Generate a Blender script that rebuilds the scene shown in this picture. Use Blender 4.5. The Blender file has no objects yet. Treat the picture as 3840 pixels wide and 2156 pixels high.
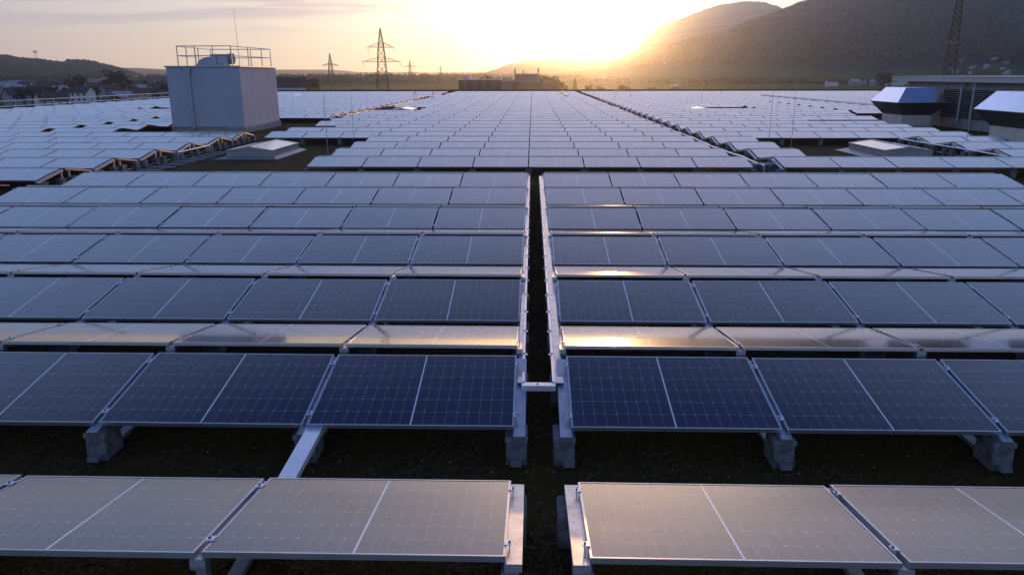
import bpy, math, random
from math import radians as R, sin, cos, pi
from mathutils import Vector, Matrix
random.seed(7)
D = bpy.data; S = bpy.context.scene; COL = S.collection

# ---------------------------------------------------------------- camera
CAM_H = 2.789
PITCH, YAW, ROLL = R(-15.708), R(1.535), R(-0.102)
cam = D.cameras.new('camera'); cam_o = D.objects.new('camera', cam); COL.objects.link(cam_o)
cam.sensor_fit = 'HORIZONTAL'; cam.sensor_width = 36.0; cam.lens = 2833.12 / 3840 * 36
cam.clip_start = 0.1; cam.clip_end = 60000
fwd = Vector((-sin(YAW) * cos(PITCH), cos(YAW) * cos(PITCH), sin(PITCH)))
rgt = Vector((cos(YAW), sin(YAW), 0)); up = rgt.cross(fwd)
M = Matrix((rgt, up, -fwd)).transposed().to_4x4() @ Matrix.Rotation(ROLL, 4, 'Z')
M.translation = Vector((0, 0, CAM_H)); cam_o.matrix_world = M
S.camera = cam_o

# ---------------------------------------------------------------- sky, sun, exposure
SUN_AZ, SUN_EL = R(5.95), R(1.75)
world = D.worlds.new('World'); S.world = world; world.use_nodes = True
def N(nt, t, **kw):
    n = nt.nodes.new(t)
    for k, v in kw.items():
        if isinstance(v, (int, float, tuple, list)) and k.startswith('i_'): n.inputs[k[2:]].default_value = v
        else: setattr(n, k, v)
    return n
def build_world():
    nt = world.node_tree; nt.nodes.clear(); L = nt.links.new
    out = N(nt, 'ShaderNodeOutputWorld'); bg = N(nt, 'ShaderNodeBackground')
    bg.inputs['Strength'].default_value = 0.15
    sky = N(nt, 'ShaderNodeTexSky', sky_type='NISHITA', sun_disc=False)
    sky.sun_elevation = SUN_EL; sky.sun_rotation = SUN_AZ; sky.altitude = 450
    sky.air_density = 1.0; sky.dust_density = 1.6; sky.ozone_density = 1.6
    tc = N(nt, 'ShaderNodeTexCoord'); sep = N(nt, 'ShaderNodeSeparateXYZ'); L(tc.outputs['Generated'], sep.inputs[0])
    def mth(op, a, b=None, c=None, clamp=False):
        m = N(nt, 'ShaderNodeMath', operation=op, use_clamp=clamp)
        for i, v in enumerate((a, b, c)):
            if v is None: continue
            if isinstance(v, (int, float)): m.inputs[i].default_value = v
            else: L(v, m.inputs[i])
        return m.outputs[0]
    # clouds lie on a layer overhead: direction / height gives the place on that layer
    zz = mth('ADD', mth('MAXIMUM', sep.outputs['Z'], 0.0), 0.06)
    cx = mth('DIVIDE', sep.outputs['X'], zz); cy = mth('DIVIDE', sep.outputs['Y'], zz)
    comb = N(nt, 'ShaderNodeCombineXYZ'); L(cx, comb.inputs[0]); L(cy, comb.inputs[1])
    mp = N(nt, 'ShaderNodeMapping'); L(comb.outputs[0], mp.inputs[0])
    mp.inputs['Scale'].default_value = (0.42, 1.25, 1); mp.inputs['Rotation'].default_value = (0, 0, R(-12)); mp.inputs['Location'].default_value = (3.2, 1.7, 0)
    nz = N(nt, 'ShaderNodeTexNoise'); nz.inputs['Scale'].default_value = 1.0; nz.inputs['Detail'].default_value = 7; nz.inputs['Roughness'].default_value = 0.52; nz.inputs['Distortion'].default_value = 0.35
    L(mp.outputs[0], nz.inputs['Vector'])
    cr = N(nt, 'ShaderNodeMapRange', interpolation_type='SMOOTHSTEP'); L(nz.outputs['Fac'], cr.inputs[0])
    cr.inputs[1].default_value = 0.44; cr.inputs[2].default_value = 0.57
    el = N(nt, 'ShaderNodeMapRange', interpolation_type='SMOOTHSTEP'); L(sep.outputs['Z'], el.inputs[0])
    el.inputs[1].default_value = 0.035; el.inputs[2].default_value = 0.095
    # the veil is thicker away from the sun
    sd = (sin(SUN_AZ) * cos(SUN_EL), cos(SUN_AZ) * cos(SUN_EL), sin(SUN_EL))
    dot = N(nt, 'ShaderNodeVectorMath', operation='DOT_PRODUCT'); L(tc.outputs['Generated'], dot.inputs[0]); dot.inputs[1].default_value = sd
    away = N(nt, 'ShaderNodeMapRange', interpolation_type='SMOOTHSTEP'); L(dot.outputs['Value'], away.inputs[0])
    away.inputs[1].default_value = 0.984; away.inputs[2].default_value = 0.945
    cm = mth('MULTIPLY', mth('MULTIPLY', cr.outputs[0], el.outputs[0]), away.outputs[0], clamp=True)
    top = N(nt, 'ShaderNodeMapRange', interpolation_type='SMOOTHSTEP'); L(sep.outputs['Z'], top.inputs[0]); top.inputs[1].default_value = 0.30; top.inputs[2].default_value = 0.16
    cm = mth('MULTIPLY', mth('MULTIPLY', cm, CLOUD_MAX), top.outputs[0])
    def ramp(fac, stops, scale=1.0):
        r = N(nt, 'ShaderNodeValToRGB'); r.color_ramp.interpolation = 'EASE' if len(stops) < 3 else 'CARDINAL'; L(fac, r.inputs[0]); r.color_ramp.interpolation = 'LINEAR'
        es = r.color_ramp.elements
        while len(es) < len(stops): es.new(0.5)
        for e, (p, c) in zip(es, stops): e.position = p
        for e, (p, c) in zip(es, stops): e.color = (*[q * UNIT * scale for q in c], 1)
        return r.outputs[0]
    elv = mth('DIVIDE', mth('ARCSINE', mth('MINIMUM', mth('MAXIMUM', sep.outputs['Z'], -1.0), 1.0)), R(90))     # 0 horizon, 1 zenith
    ang = mth('DIVIDE', mth('ARCCOSINE', mth('MINIMUM', dot.outputs['Value'], 1.0)), R(180))                  # 0 sun, 1 opposite
    # high thin veil of cloud lit by the low sun: bright up to a third of the sky, thinning overhead
    veil = ramp(mth('MAXIMUM', elv, 0.0), VEIL)
    front = N(nt, 'ShaderNodeMapRange', interpolation_type='SMOOTHSTEP'); L(sep.outputs['Y'], front.inputs[0])
    front.inputs[1].default_value = -0.5; front.inputs[2].default_value = 0.9; front.inputs[3].default_value = 0.45; front.inputs[4].default_value = 1.0
    vs = N(nt, 'ShaderNodeVectorMath', operation='SCALE'); L(veil, vs.inputs[0]); L(front.outputs[0], vs.inputs['Scale'])
    base = N(nt, 'ShaderNodeVectorMath', operation='MULTIPLY'); L(sky.outputs[0], base.inputs[0]); base.inputs[1].default_value = (0.30, 0.42, 0.65)
    add0 = N(nt, 'ShaderNodeVectorMath', operation='ADD'); L(base.outputs[0], add0.inputs[0]); L(vs.outputs[0], add0.inputs[1])
    add = N(nt, 'ShaderNodeVectorMath', operation='ADD'); L(add0.outputs[0], add.inputs[0]); L(ramp(ang, AUREOLE), add.inputs[1])
    # dusty air low over the horizon
    lo = N(nt, 'ShaderNodeMapRange', interpolation_type='SMOOTHSTEP'); L(elv, lo.inputs[0]); lo.inputs[1].default_value = 0.4 / 90; lo.inputs[2].default_value = 4.5 / 90
    hm_ = N(nt, 'ShaderNodeMix', data_type='RGBA'); L(lo.outputs[0], hm_.inputs[0]); L(ramp(ang, HORIZON_LOW), hm_.inputs[6]); L(ramp(ang, HORIZON), hm_.inputs[7]); hz = hm_.outputs[2]
    hf = N(nt, 'ShaderNodeMapRange', interpolation_type='SMOOTHSTEP'); L(elv, hf.inputs[0])
    hf.inputs[1].default_value = 17 / 90; hf.inputs[2].default_value = 1 / 90; hf.inputs[3].default_value = 0; hf.inputs[4].default_value = 0.97
    m1 = N(nt, 'ShaderNodeMix', data_type='RGBA'); L(hf.outputs[0], m1.inputs[0]); L(add.outputs[0], m1.inputs[6]); L(hz, m1.inputs[7])
    mix = N(nt, 'ShaderNodeMix', data_type='RGBA'); L(cm, mix.inputs[0]); L(m1.outputs[2], mix.inputs[6]); mix.inputs[7].default_value = (*[q * UNIT for q in CLOUD_C], 1)
    L(mix.outputs[2], bg.inputs['Color']); L(bg.outputs[0], out.inputs[0])
EXPOSURE = 2.0
UNIT = 1 / (0.15 * 2 ** EXPOSURE)
CLOUD_MAX = 0.95
CLOUD_C = (0.50, 0.46, 0.53)
AUREOLE = [(0.0, (1.2, 0.72, 0.38)), (0.06, (1.5, 0.90, 0.60)), (0.10, (0.60, 0.35, 0.22)), (0.19, (0, 0, 0)), (1.0, (0, 0, 0))]
VEIL = [(0.0, (0.15, 0.20, 0.35)), (0.16, (0.44, 0.45, 0.58)), (0.24, (0.36, 0.48, 0.82)), (0.32, (0.34, 0.46, 0.80)), (0.41, (0.20, 0.23, 0.38)), (0.475, (0.0, 0.0, 0.14)), (1.0, (0.0, 0.0, 0.12))]
HORIZON_LOW = [(0.0, (2.3, 1.35, 0.5)), (0.03, (1.6, 1.02, 0.48)), (0.07, (1.25, 0.95, 0.55)), (0.12, (1.4, 1.12, 0.66)), (0.20, (1.32, 0.98, 0.72)), (0.35, (0.5, 0.42, 0.46)), (0.6, (0.36, 0.42, 0.60)), (1.0, (0.34, 0.44, 0.70))]
HORIZON = [(0.0, (2.7, 2.4, 1.8)), (0.04, (1.8, 1.65, 1.3)), (0.085, (1.4, 1.32, 1.1)), (0.13, (1.25, 1.15, 0.86)), (0.21, (1.25, 1.07, 0.84)), (0.35, (0.5, 0.46, 0.52)), (0.6, (0.38, 0.45, 0.64)), (1.0, (0.36, 0.46, 0.74))]
build_world()
sun = D.lights.new('sun', 'SUN'); sun.energy = 0.85; sun.angle = R(0.5); sun.color = (1.0, 0.48, 0.16)
sun_o = D.objects.new('sun', sun); COL.objects.link(sun_o)
sun_dir = Vector((sin(SUN_AZ) * cos(SUN_EL), cos(SUN_AZ) * cos(SUN_EL), sin(SUN_EL)))
sun_o.rotation_euler = sun_dir.to_track_quat('Z', 'Y').to_euler(); sun_o.location = (60, 20, 60)
S.view_settings.view_transform = 'Standard'; S.view_settings.look = 'None'
S.view_settings.exposure = EXPOSURE; S.view_settings.gamma = 1; S.view_settings.use_curve_mapping = False
S.render.engine = 'CYCLES'; S.cycles.volume_bounces = 0; S.cycles.sample_clamp_indirect = 3.0; S.cycles.volume_max_steps = 32

# ---------------------------------------------------------------- materials
def mat(name, col, rough=0.6, metal=0.0, spec=0.5, vary=0.0, vscale=4.0, bump=0.0, bscale=30.0, col2=None, space='Object', stretch=(1, 1, 1)):
    m = D.materials.new(name); m.use_nodes = True; nt = m.node_tree; L = nt.links.new
    b = nt.nodes['Principled BSDF']; b.inputs['Base Color'].default_value = (*col, 1)
    b.inputs['Roughness'].default_value = rough; b.inputs['Metallic'].default_value = metal
    b.inputs['Specular IOR Level'].default_value = spec
    if vary or bump:
        tc = N(nt, 'ShaderNodeTexCoord'); mp = N(nt, 'ShaderNodeMapping'); L(tc.outputs[space], mp.inputs[0]); mp.inputs['Scale'].default_value = stretch
    if vary:
        nz = N(nt, 'ShaderNodeTexNoise'); nz.inputs['Scale'].default_value = vscale; nz.inputs['Detail'].default_value = 8; nz.inputs['Roughness'].default_value = 0.65
        L(mp.outputs[0], nz.inputs['Vector'])
        rp = N(nt, 'ShaderNodeMapRange'); L(nz.outputs['Fac'], rp.inputs[0]); rp.inputs[1].default_value = 0.3; rp.inputs[2].default_value = 0.7
        mx = N(nt, 'ShaderNodeMix', data_type='RGBA'); L(rp.outputs[0], mx.inputs[0])
        c2 = col2 or tuple(c * (1 + vary) for c in col); c1 = col if col2 else tuple(c * (1 - vary) for c in col)
        mx.inputs[6].default_value = (*c1, 1); mx.inputs[7].default_value = (*c2, 1); L(mx.outputs[2], b.inputs['Base Color'])
    if bump:
        n2 = N(nt, 'ShaderNodeTexNoise'); n2.inputs['Scale'].default_value = bscale; n2.inputs['Detail'].default_value = 5; L(mp.outputs[0], n2.inputs['Vector'])
        bp = N(nt, 'ShaderNodeBump'); bp.inputs['Strength'].default_value = bump; bp.inputs['Distance'].default_value = 0.02
        L(n2.outputs['Fac'], bp.inputs['Height']); L(bp.outputs[0], b.inputs['Normal'])
    return m

def glass_mat():
    # half-cut cell laminate: 18 x 6 cells, thin silver gaps, white middle seam, under textured glass
    m = D.materials.new('solar_glass'); m.use_nodes = True; nt = m.node_tree; L = nt.links.new
    b = nt.nodes['Principled BSDF']
    uv = N(nt, 'ShaderNodeUVMap'); uv.uv_map = 'UVMap'; sp = N(nt, 'ShaderNodeSeparateXYZ'); L(uv.outputs[0], sp.inputs[0])
    def mth(op, a, b_=None, c=None, clamp=False):
        q = N(nt, 'ShaderNodeMath', operation=op, use_clamp=clamp)
        for i, v in enumerate((a, b_, c)):
            if v is None: continue
            if isinstance(v, (int, float)): q.inputs[i].default_value = v
            else: L(v, q.inputs[i])
        return q.outputs[0]
    def dist(v, n):  # distance (in cells) to the nearest gap line
        f = mth('FRACT', mth('MULTIPLY', v, n)); return mth('SUBTRACT', 0.5, mth('ABSOLUTE', mth('SUBTRACT', f, 0.5)))
    u, v = sp.outputs[0], sp.outputs[1]
    du = dist(u, 18.0); dv = dist(v, 6.0)
    lu = mth('LESS_THAN', du, 0.017); lv = mth('LESS_THAN', dv, 0.0095)
    dm = mth('LESS_THAN', mth('ADD', mth('MULTIPLY', du, 0.5), dv), 0.05)       # clipped cell corners
    mid = mth('LESS_THAN', mth('ABSOLUTE', mth('SUBTRACT', u, 0.5)), 0.0038)
    edge = mth('GREATER_THAN', mth('MAXIMUM', mth('ABSOLUTE', mth('SUBTRACT', u, 0.5)), mth('ABSOLUTE', mth('SUBTRACT', v, 0.5))), 0.494)
    thin = mth('MAXIMUM', mth('MAXIMUM', lu, lv), dm, clamp=True)
    bus = mth('LESS_THAN', dist(v, 60.0), 0.06)
    info = N(nt, 'ShaderNodeObjectInfo')
    tc = N(nt, 'ShaderNodeTexCoord')
    cells = N(nt, 'ShaderNodeTexWhiteNoise', noise_dimensions='3D')
    fl = N(nt, 'ShaderNodeCombineXYZ'); L(mth('FLOOR', mth('MULTIPLY', u, 18.0)), fl.inputs[0]); L(mth('FLOOR', mth('MULTIPLY', v, 6.0)), fl.inputs[1]); L(info.outputs['Random'], fl.inputs[2])
    L(fl.outputs[0], cells.inputs['Vector'])
    cellc = N(nt, 'ShaderNodeMix', data_type='RGBA'); L(cells.outputs['Value'], cellc.inputs[0])
    cellc.inputs[6].default_value = (0.0028, 0.0034, 0.013, 1); cellc.inputs[7].default_value = (0.0042, 0.005, 0.018, 1)
    mb = N(nt, 'ShaderNodeMix', data_type='RGBA'); mb.inputs[0].default_value = 0.0; L(cellc.outputs[2], mb.inputs[6]); mb.inputs[7].default_value = (0.03, 0.032, 0.045, 1)
    m1 = N(nt, 'ShaderNodeMix', data_type='RGBA'); L(mth('MAXIMUM', mth('MULTIPLY', mth('MAXIMUM', lu, lv), 0.6), dm, clamp=True), m1.inputs[0]); L(mb.outputs[2], m1.inputs[6]); m1.inputs[7].default_value = (0.34, 0.36, 0.43, 1)
    m2 = N(nt, 'ShaderNodeMix', data_type='RGBA'); L(mth('MAXIMUM', mid, mth('MULTIPLY', edge, 0.0)), m2.inputs[0]); L(m1.outputs[2], m2.inputs[6]); m2.inputs[7].default_value = (0.8, 0.82, 0.86, 1)
    geo = N(nt, 'ShaderNodeNewGeometry'); dn = N(nt, 'ShaderNodeTexNoise'); dn.inputs['Scale'].default_value = 1.6; dn.inputs['Detail'].default_value = 3; L(geo.outputs['Position'], dn.inputs['Vector'])
    dr = N(nt, 'ShaderNodeMapRange'); L(dn.outputs['Fac'], dr.inputs[0]); dr.inputs[1].default_value = 0.45; dr.inputs[2].default_value = 0.8; dr.inputs[4].default_value = 0.03
    low = mth('MULTIPLY', mth('SUBTRACT', 1.0, mth('MULTIPLY', mth('SUBTRACT', 0.5, mth('ABSOLUTE', mth('SUBTRACT', v, 0.5))), 22.0), clamp=True), 0.10)
    m3 = N(nt, 'ShaderNodeMix', data_type='RGBA'); L(mth('ADD', mth('ADD', dr.outputs[0], mth('MULTIPLY', info.outputs['Random'], 0.012)), mth('MULTIPLY', low, dn.outputs['Fac'])), m3.inputs[0]); L(m2.outputs[2], m3.inputs[6]); m3.inputs[7].default_value = (0.20, 0.19, 0.18, 1)
    L(m3.outputs[2], b.inputs['Base Color'])
    b.inputs['IOR'].default_value = GLASS_IOR
    # faint dust film varies the gloss a little
    nz = N(nt, 'ShaderNodeTexNoise'); nz.inputs['Scale'].default_value = 0.9; nz.inputs['Detail'].default_value = 4
    L(geo.outputs['Position'], nz.inputs['Vector'])
    rr = N(nt, 'ShaderNodeMapRange'); L(nz.outputs['Fac'], rr.inputs[0]); rr.inputs[3].default_value = GLASS_ROUGH * 0.8; rr.inputs[4].default_value = GLASS_ROUGH * 1.25
    L(rr.outputs[0], b.inputs['Roughness'])
    b.inputs['Coat Weight'].default_value = GLASS_COAT; b.inputs['Coat Roughness'].default_value = 0.045; b.inputs['Coat IOR'].default_value = 1.5
    return m
GLASS_IOR = 1.5; GLASS_ROUGH = 0.12; GLASS_COAT = 0.35
M_GLASS = glass_mat()
M_ALU = mat('anodised_aluminium', (0.42, 0.44, 0.48), 0.34, 0.75, vary=0.12, vscale=3)
M_GALV = mat('galvanised_steel', (0.42, 0.44, 0.48), 0.42, 0.7, vary=0.3, vscale=9)
M_TRAY = mat('white_coated_sheet', (0.62, 0.65, 0.72), 0.35, 0.35, vary=0.12, vscale=2)
M_BOLT = mat('dark_steel', (0.06, 0.06, 0.07), 0.5, 0.6)
M_CONC = mat('concrete_block', (0.15, 0.155, 0.16), 0.9, vary=0.7, vscale=9, bump=0.5, bscale=60)
M_CONCL = mat('light_concrete', (0.34, 0.32, 0.29), 0.9, vary=0.2, vscale=3, bump=0.4)
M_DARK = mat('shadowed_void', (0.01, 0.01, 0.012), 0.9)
M_RUBBER = mat('black_cable', (0.012, 0.012, 0.013), 0.6)

# ---------------------------------------------------------------- mesh helpers
class MB:
    def __init__(s): s.v = []; s.f = []; s.uv = {}; s.mi = []
    def add(s, vs, fs, mi=0):
        o = len(s.v); s.v += [tuple(v) for v in vs]; s.f += [tuple(i + o for i in f) for f in fs]; s.mi += [mi] * len(fs); return o
    def box(s, x0, x1, y0, y1, z0, z1, mi=0):
        s.add([(x0, y0, z0), (x1, y0, z0), (x1, y1, z0), (x0, y1, z0), (x0, y0, z1), (x1, y0, z1), (x1, y1, z1), (x0, y1, z1)],
              [(0, 3, 2, 1), (4, 5, 6, 7), (0, 1, 5, 4), (1, 2, 6, 5), (2, 3, 7, 6), (3, 0, 4, 7)], mi); return s
    def frustum(s, b, t, mi=0, cap=True):   # b, t = (x0,x1,y0,y1,z)
        s.add([(b[0], b[2], b[4]), (b[1], b[2], b[4]), (b[1], b[3], b[4]), (b[0], b[3], b[4]), (t[0], t[2], t[4]), (t[1], t[2], t[4]), (t[1], t[3], t[4]), (t[0], t[3], t[4])],
              ([(0, 3, 2, 1), (4, 5, 6, 7)] if cap else []) + [(0, 1, 5, 4), (1, 2, 6, 5), (2, 3, 7, 6), (3, 0, 4, 7)], mi); return s
    def bar(s, a, b, w, h=None, mi=0, up=(0, 0, 1)):
        a = Vector(a); b = Vector(b); h = h or w; d = (b - a).normalized(); u = Vector(up)
        if abs(d.dot(u)) > 0.97: u = Vector((0, 1, 0))
        r = d.cross(u).normalized() * (w / 2); q = r.cross(d).normalized() * (h / 2)
        s.add([a - r - q, a + r - q, a + r + q, a - r + q, b - r - q, b + r - q, b + r + q, b - r + q],
              [(0, 3, 2, 1), (4, 5, 6, 7), (0, 1, 5, 4), (1, 2, 6, 5), (2, 3, 7, 6), (3, 0, 4, 7)], mi); return s
    def tube(s, pts, r, n=8, mi=0, cap=True):
        pts = [Vector(p) for p in pts]; o = len(s.v); r = r if isinstance(r, (list, tuple)) else [r] * len(pts)
        for i, p in enumerate(pts):
            d = (pts[min(i + 1, len(pts) - 1)] - pts[max(i - 1, 0)]).normalized(); u = Vector((0, 0, 1)) if abs(d.z) < 0.95 else Vector((1, 0, 0))
            a = d.cross(u).normalized(); b = a.cross(d)
            for k in range(n):
                t = 2 * pi * k / n; s.v.append(tuple(p + (a * cos(t) + b * sin(t)) * r[i]))
        for i in range(len(pts) - 1):
            for k in range(n):
                s.f.append((o + i * n + k, o + (i + 1) * n + k, o + (i + 1) * n + (k + 1) % n, o + i * n + (k + 1) % n)); s.mi.append(mi)
        if cap:
            s.f.append(tuple(o + k for k in range(n))); s.mi.append(mi)
            s.f.append(tuple(o + (len(pts) - 1) * n + k for k in reversed(range(n)))); s.mi.append(mi)
        return s
    def quad(s, p, uv=None, mi=0):
        s.add(p, [tuple(range(len(p)))], mi)
        if uv: s.uv[len(s.f) - 1] = uv
        return s
    def mesh(s, name, mats):
        me = D.meshes.new(name); me.from_pydata(s.v, [], s.f)
        for m in (mats if isinstance(mats, (list, tuple)) else [mats]): me.materials.append(m)
        me.polygons.foreach_set('material_index', s.mi)
        if s.uv:
            l = me.uv_layers.new(name='UVMap')
            for fi, uv in s.uv.items():
                p = me.polygons[fi]
                for k, li in enumerate(p.loop_indices): l.data[li].uv = uv[k]
        me.update(); return me
def link(name, me, parent=None, loc=None):
    o = D.objects.new(name, me); COL.objects.link(o)
    if parent: o.parent = parent
    if loc: o.location = loc
    return o
def part(name, mb, m, parent, bevel=0, label=None):
    o = link(name, mb.mesh(name, m), parent)
    if bevel: add_bevel(o, bevel)
    if label: o['label'] = label
    return o
def add_bevel(o, w, seg=2):
    b = o.modifiers.new('bevel', 'BEVEL'); b.width = w; b.segments = seg; b.limit_method = 'ANGLE'
def tag(o, label=None, cat=None, group=None, kind=None):
    if label: o['label'] = label
    if cat: o['category'] = cat
    if group: o['group'] = group
    if kind: o['kind'] = kind
    return o
def thing(name, label, cat, loc=(0, 0, 0), group=None, rotz=0):
    o = D.objects.new(name, None); COL.objects.link(o); o.location = loc; o.rotation_euler = (0, 0, rotz); o.empty_display_size = 0.3
    return tag(o, label, cat, group)
def copy_tree(o, parent=None):
    c = o.copy(); COL.objects.link(c)
    if parent: c.parent = parent
    for ch in list(o.children): copy_tree(ch, c)
    return c
ORD = ['zeroth', 'first', 'second', 'third', 'fourth', 'fifth', 'sixth', 'seventh', 'eighth', 'ninth', 'tenth', 'eleventh', 'twelfth', 'thirteenth', 'fourteenth', 'fifteenth', 'sixteenth', 'seventeenth', 'eighteenth', 'nineteenth', 'twentieth',
       'twenty-first', 'twenty-second', 'twenty-third', 'twenty-fourth', 'twenty-fifth', 'twenty-sixth', 'twenty-seventh', 'twenty-eighth', 'twenty-ninth', 'thirtieth']
def screen(x, y, z):   # where a point falls in the photograph, only used to rank and order things
    v = M.inverted() @ Vector((x, y, z))
    if v.z > -0.1: return None
    return (0.5 + v.x / -v.z * cam.lens / 36, 0.5 - (v.y / -v.z * cam.lens / 36) * 3840 / 2156)

# ---------------------------------------------------------------- the flat roof
RZ = -0.33; RX0, RX1, RY0, RY1 = -45.4, 78.0, -12.0, 130.6; GZ = -12.0
def gravel_mat():
    m = D.materials.new('roof_gravel'); m.use_nodes = True; nt = m.node_tree; L = nt.links.new; b = nt.nodes['Principled BSDF']
    tc = N(nt, 'ShaderNodeTexCoord'); vo = N(nt, 'ShaderNodeTexVoronoi'); vo.inputs['Scale'].default_value = 38; L(tc.outputs['Object'], vo.inputs['Vector'])
    nz = N(nt, 'ShaderNodeTexNoise'); nz.inputs['Scale'].default_value = 1.3; nz.inputs['Detail'].default_value = 6; L(tc.outputs['Object'], nz.inputs['Vector'])
    r1 = N(nt, 'ShaderNodeValToRGB'); L(vo.outputs['Color'], r1.inputs[0])
    e = r1.color_ramp.elements; e[0].position = 0.15; e[0].color = (0.028, 0.016, 0.005, 1); e[1].position = 0.93; e[1].color = (0.12, 0.075, 0.032, 1)
    k = r1.color_ramp.elements.new(0.985); k.color = (0.20, 0.19, 0.18, 1)
    mx = N(nt, 'ShaderNodeMix', data_type='RGBA'); rr = N(nt, 'ShaderNodeMapRange'); L(nz.outputs['Fac'], rr.inputs[0]); rr.inputs[1].default_value = 0.42; rr.inputs[2].default_value = 0.62
    L(rr.outputs[0], mx.inputs[0]); L(r1.outputs[0], mx.inputs[6]); mx.inputs[7].default_value = (0.058, 0.038, 0.005, 1)
    L(mx.outputs[2], b.inputs['Base Color']); b.inputs['Roughness'].default_value = 1; b.inputs['Specular IOR Level'].default_value = 0.15
    bp = N(nt, 'ShaderNodeBump'); bp.inputs['Strength'].default_value = 0.9; bp.inputs['Distance'].default_value = 0.02; L(vo.outputs['Distance'], bp.inputs['Height']); L(bp.outputs[0], b.inputs['Normal'])
    return m
mb = MB().box(RX0, RX1, RY0, RY1, GZ + 0.004, RZ); tag(link('roof', mb.mesh('roof', gravel_mat())), kind='structure')
# haze: the evening air over the whole valley
HAZE_DENS, HAZE_G = 0.00012, 0.86
# loose stones and moss tufts on the gravel where it is seen close up
mb = MB(); rnd = random.Random(3)
for i in range(2600):
    if i < 2000: x, y = rnd.uniform(-3.2, 3.6), rnd.uniform(4.5, 6.9)
    else: x, y = rnd.uniform(-0.1, 0.3), rnd.uniform(4.5, 20)
    s = rnd.uniform(0.005, 0.014); a = rnd.uniform(0, 3)
    mb.add([(x + cos(a + q) * s * rnd.uniform(.7, 1.2), y + sin(a + q) * s * rnd.uniform(.7, 1.2), RZ) for q in (0, 1.57, 3.14, 4.71)] + [(x, y, RZ + s * 0.9)], [(0, 1, 4), (1, 2, 4), (2, 3, 4), (3, 0, 4)], 0 if rnd.random() < .55 else (1 if rnd.random() < .75 else 2))
tag(link('gravel', mb.mesh('gravel', [mat('stone_brown', (0.05, 0.042, 0.03), 0.95), mat('moss', (0.03, 0.034, 0.008), 1.0), mat('stone_pale', (0.2, 0.19, 0.18), 0.9)])), 'loose stones and moss on the dark roof gravel', 'gravel', kind='stuff')
mb = MB().box(RX0 - 0.3, RX1 + 0.3, RY1, RY1 + 0.35, GZ, 0.30); mb.box(RX0 - 0.32, RX1 + 0.32, RY1 - 0.03, RY1 + 0.4, 0.30, 0.37, 1)
tag(link('parapet', mb.mesh('parapet', [M_BOLT, mat('dark_flashing', (0.035, 0.032, 0.035), 0.8)])), 'long low dark parapet closing the far end of the roof', 'parapet')
mb = MB().box(RX0 - 0.3, RX0, RY0, RY1 - 0.04, GZ, -0.04); mb.box(RX0 - 0.33, RX0 + 0.02, RY0, RY1 - 0.04, -0.04, -0.01, 1)
tag(link('parapet', mb.mesh('parapet', [M_CONC, mat('pale_flashing', (0.5, 0.52, 0.55), 0.4, 0.4)])), 'low pale metal-capped parapet along the left roof edge under the railing', 'parapet')

# ---------------------------------------------------------------- solar panels
PX, TN, TF, PL, PW, FT = 1.7616, R(10.0), R(8.87), 1.722, 1.134, 0.035
DN, HN = PW * cos(TN), PW * sin(TN); GR = 0.300; DF, HF = PW * cos(TF), PW * sin(TF)
P_A, P_B = 2.785, 2.8456
Y1 = 5.681; YB = 23.913; YC = 20.6; XL = -0.118; XR = 0.316; XD = 7.86; XC = -13.74
fw = 0.014
def frame_mb(mb, T=None):
    f = MB()
    f.box(0, PL, 0, fw, -FT, 0); f.box(0, PL, PW - fw, PW, -FT, 0); f.box(0, fw, fw, PW - fw, -FT, 0); f.box(PL - fw, PL, fw, PW - fw, -FT, 0)
    f.box(fw, PL - fw, fw, PW - fw, -0.012, -0.0045, 1)
    if T: f.v = [tuple(T @ Vector(v)) for v in f.v]
    mb.add(f.v, f.f); mb.mi[-len(f.mi):] = f.mi
def glass_mb(mb, T=None, mi=0):
    p = [(fw, fw, -0.003), (PL - fw, fw, -0.003), (PL - fw, PW - fw, -0.003), (fw, PW - fw, -0.003)]
    if T: p = [tuple(T @ Vector(q)) for q in p]
    mb.quad(p, [(0, 0), (1, 0), (1, 1), (0, 1)], mi)
M_BACK = mat('white_backsheet', (0.35, 0.35, 0.36), 0.6)
f = MB(); frame_mb(f); ME_FRAME = f.mesh('frame', [M_ALU, M_BACK])
g = MB(); glass_mb(g); ME_GLASS = g.mesh('glass', M_GLASS)
def clamp_mesh():
    c = MB().box(-0.032, 0.012, -0.03, 0.03, 0.002, 0.007); c.box(-0.022, -0.016, -0.03, 0.03, -0.05, 0.002); c.tube([(-0.019, 0, 0.007), (-0.019, 0, 0.016)], 0.008, 6, 1); return c.mesh('clamp', [M_TRAY, M_BOLT])
ME_CLAMP = clamp_mesh()
def xf(x, y, facing):
    """transform of a panel whose lower-left corner as seen from the walkway is x; y is the front low edge of its tent"""
    q = random.Random(int(x * 131 + y * 7919) + (facing == 'n')); dt = R(q.gauss(0, 0.13)); rl = R(q.gauss(0, 0.09)); dy = q.gauss(0, 0.004)
    if facing == 'n': return Matrix.Translation((x, y + dy, 0)) @ Matrix.Rotation(TN + dt, 4, 'X') @ Matrix.Rotation(rl, 4, 'Y')
    return Matrix.Translation((x, y + DN + GR + dy, HN)) @ Matrix.Rotation(-TF + dt * .7, 4, 'X') @ Matrix.Rotation(rl, 4, 'Y')
panels = []   # (x, y, facing, block, tent, column, side)
def run(block, side, x0, dirn, ks, y, tent, fac='nf'):
    for k in ks:
        x = x0 + k * PX if dirn > 0 else x0 - (k + 1) * PX
        x += (PX - PL) / 2
        for q in fac: panels.append((x, y, q, block, tent, k, side))
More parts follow.
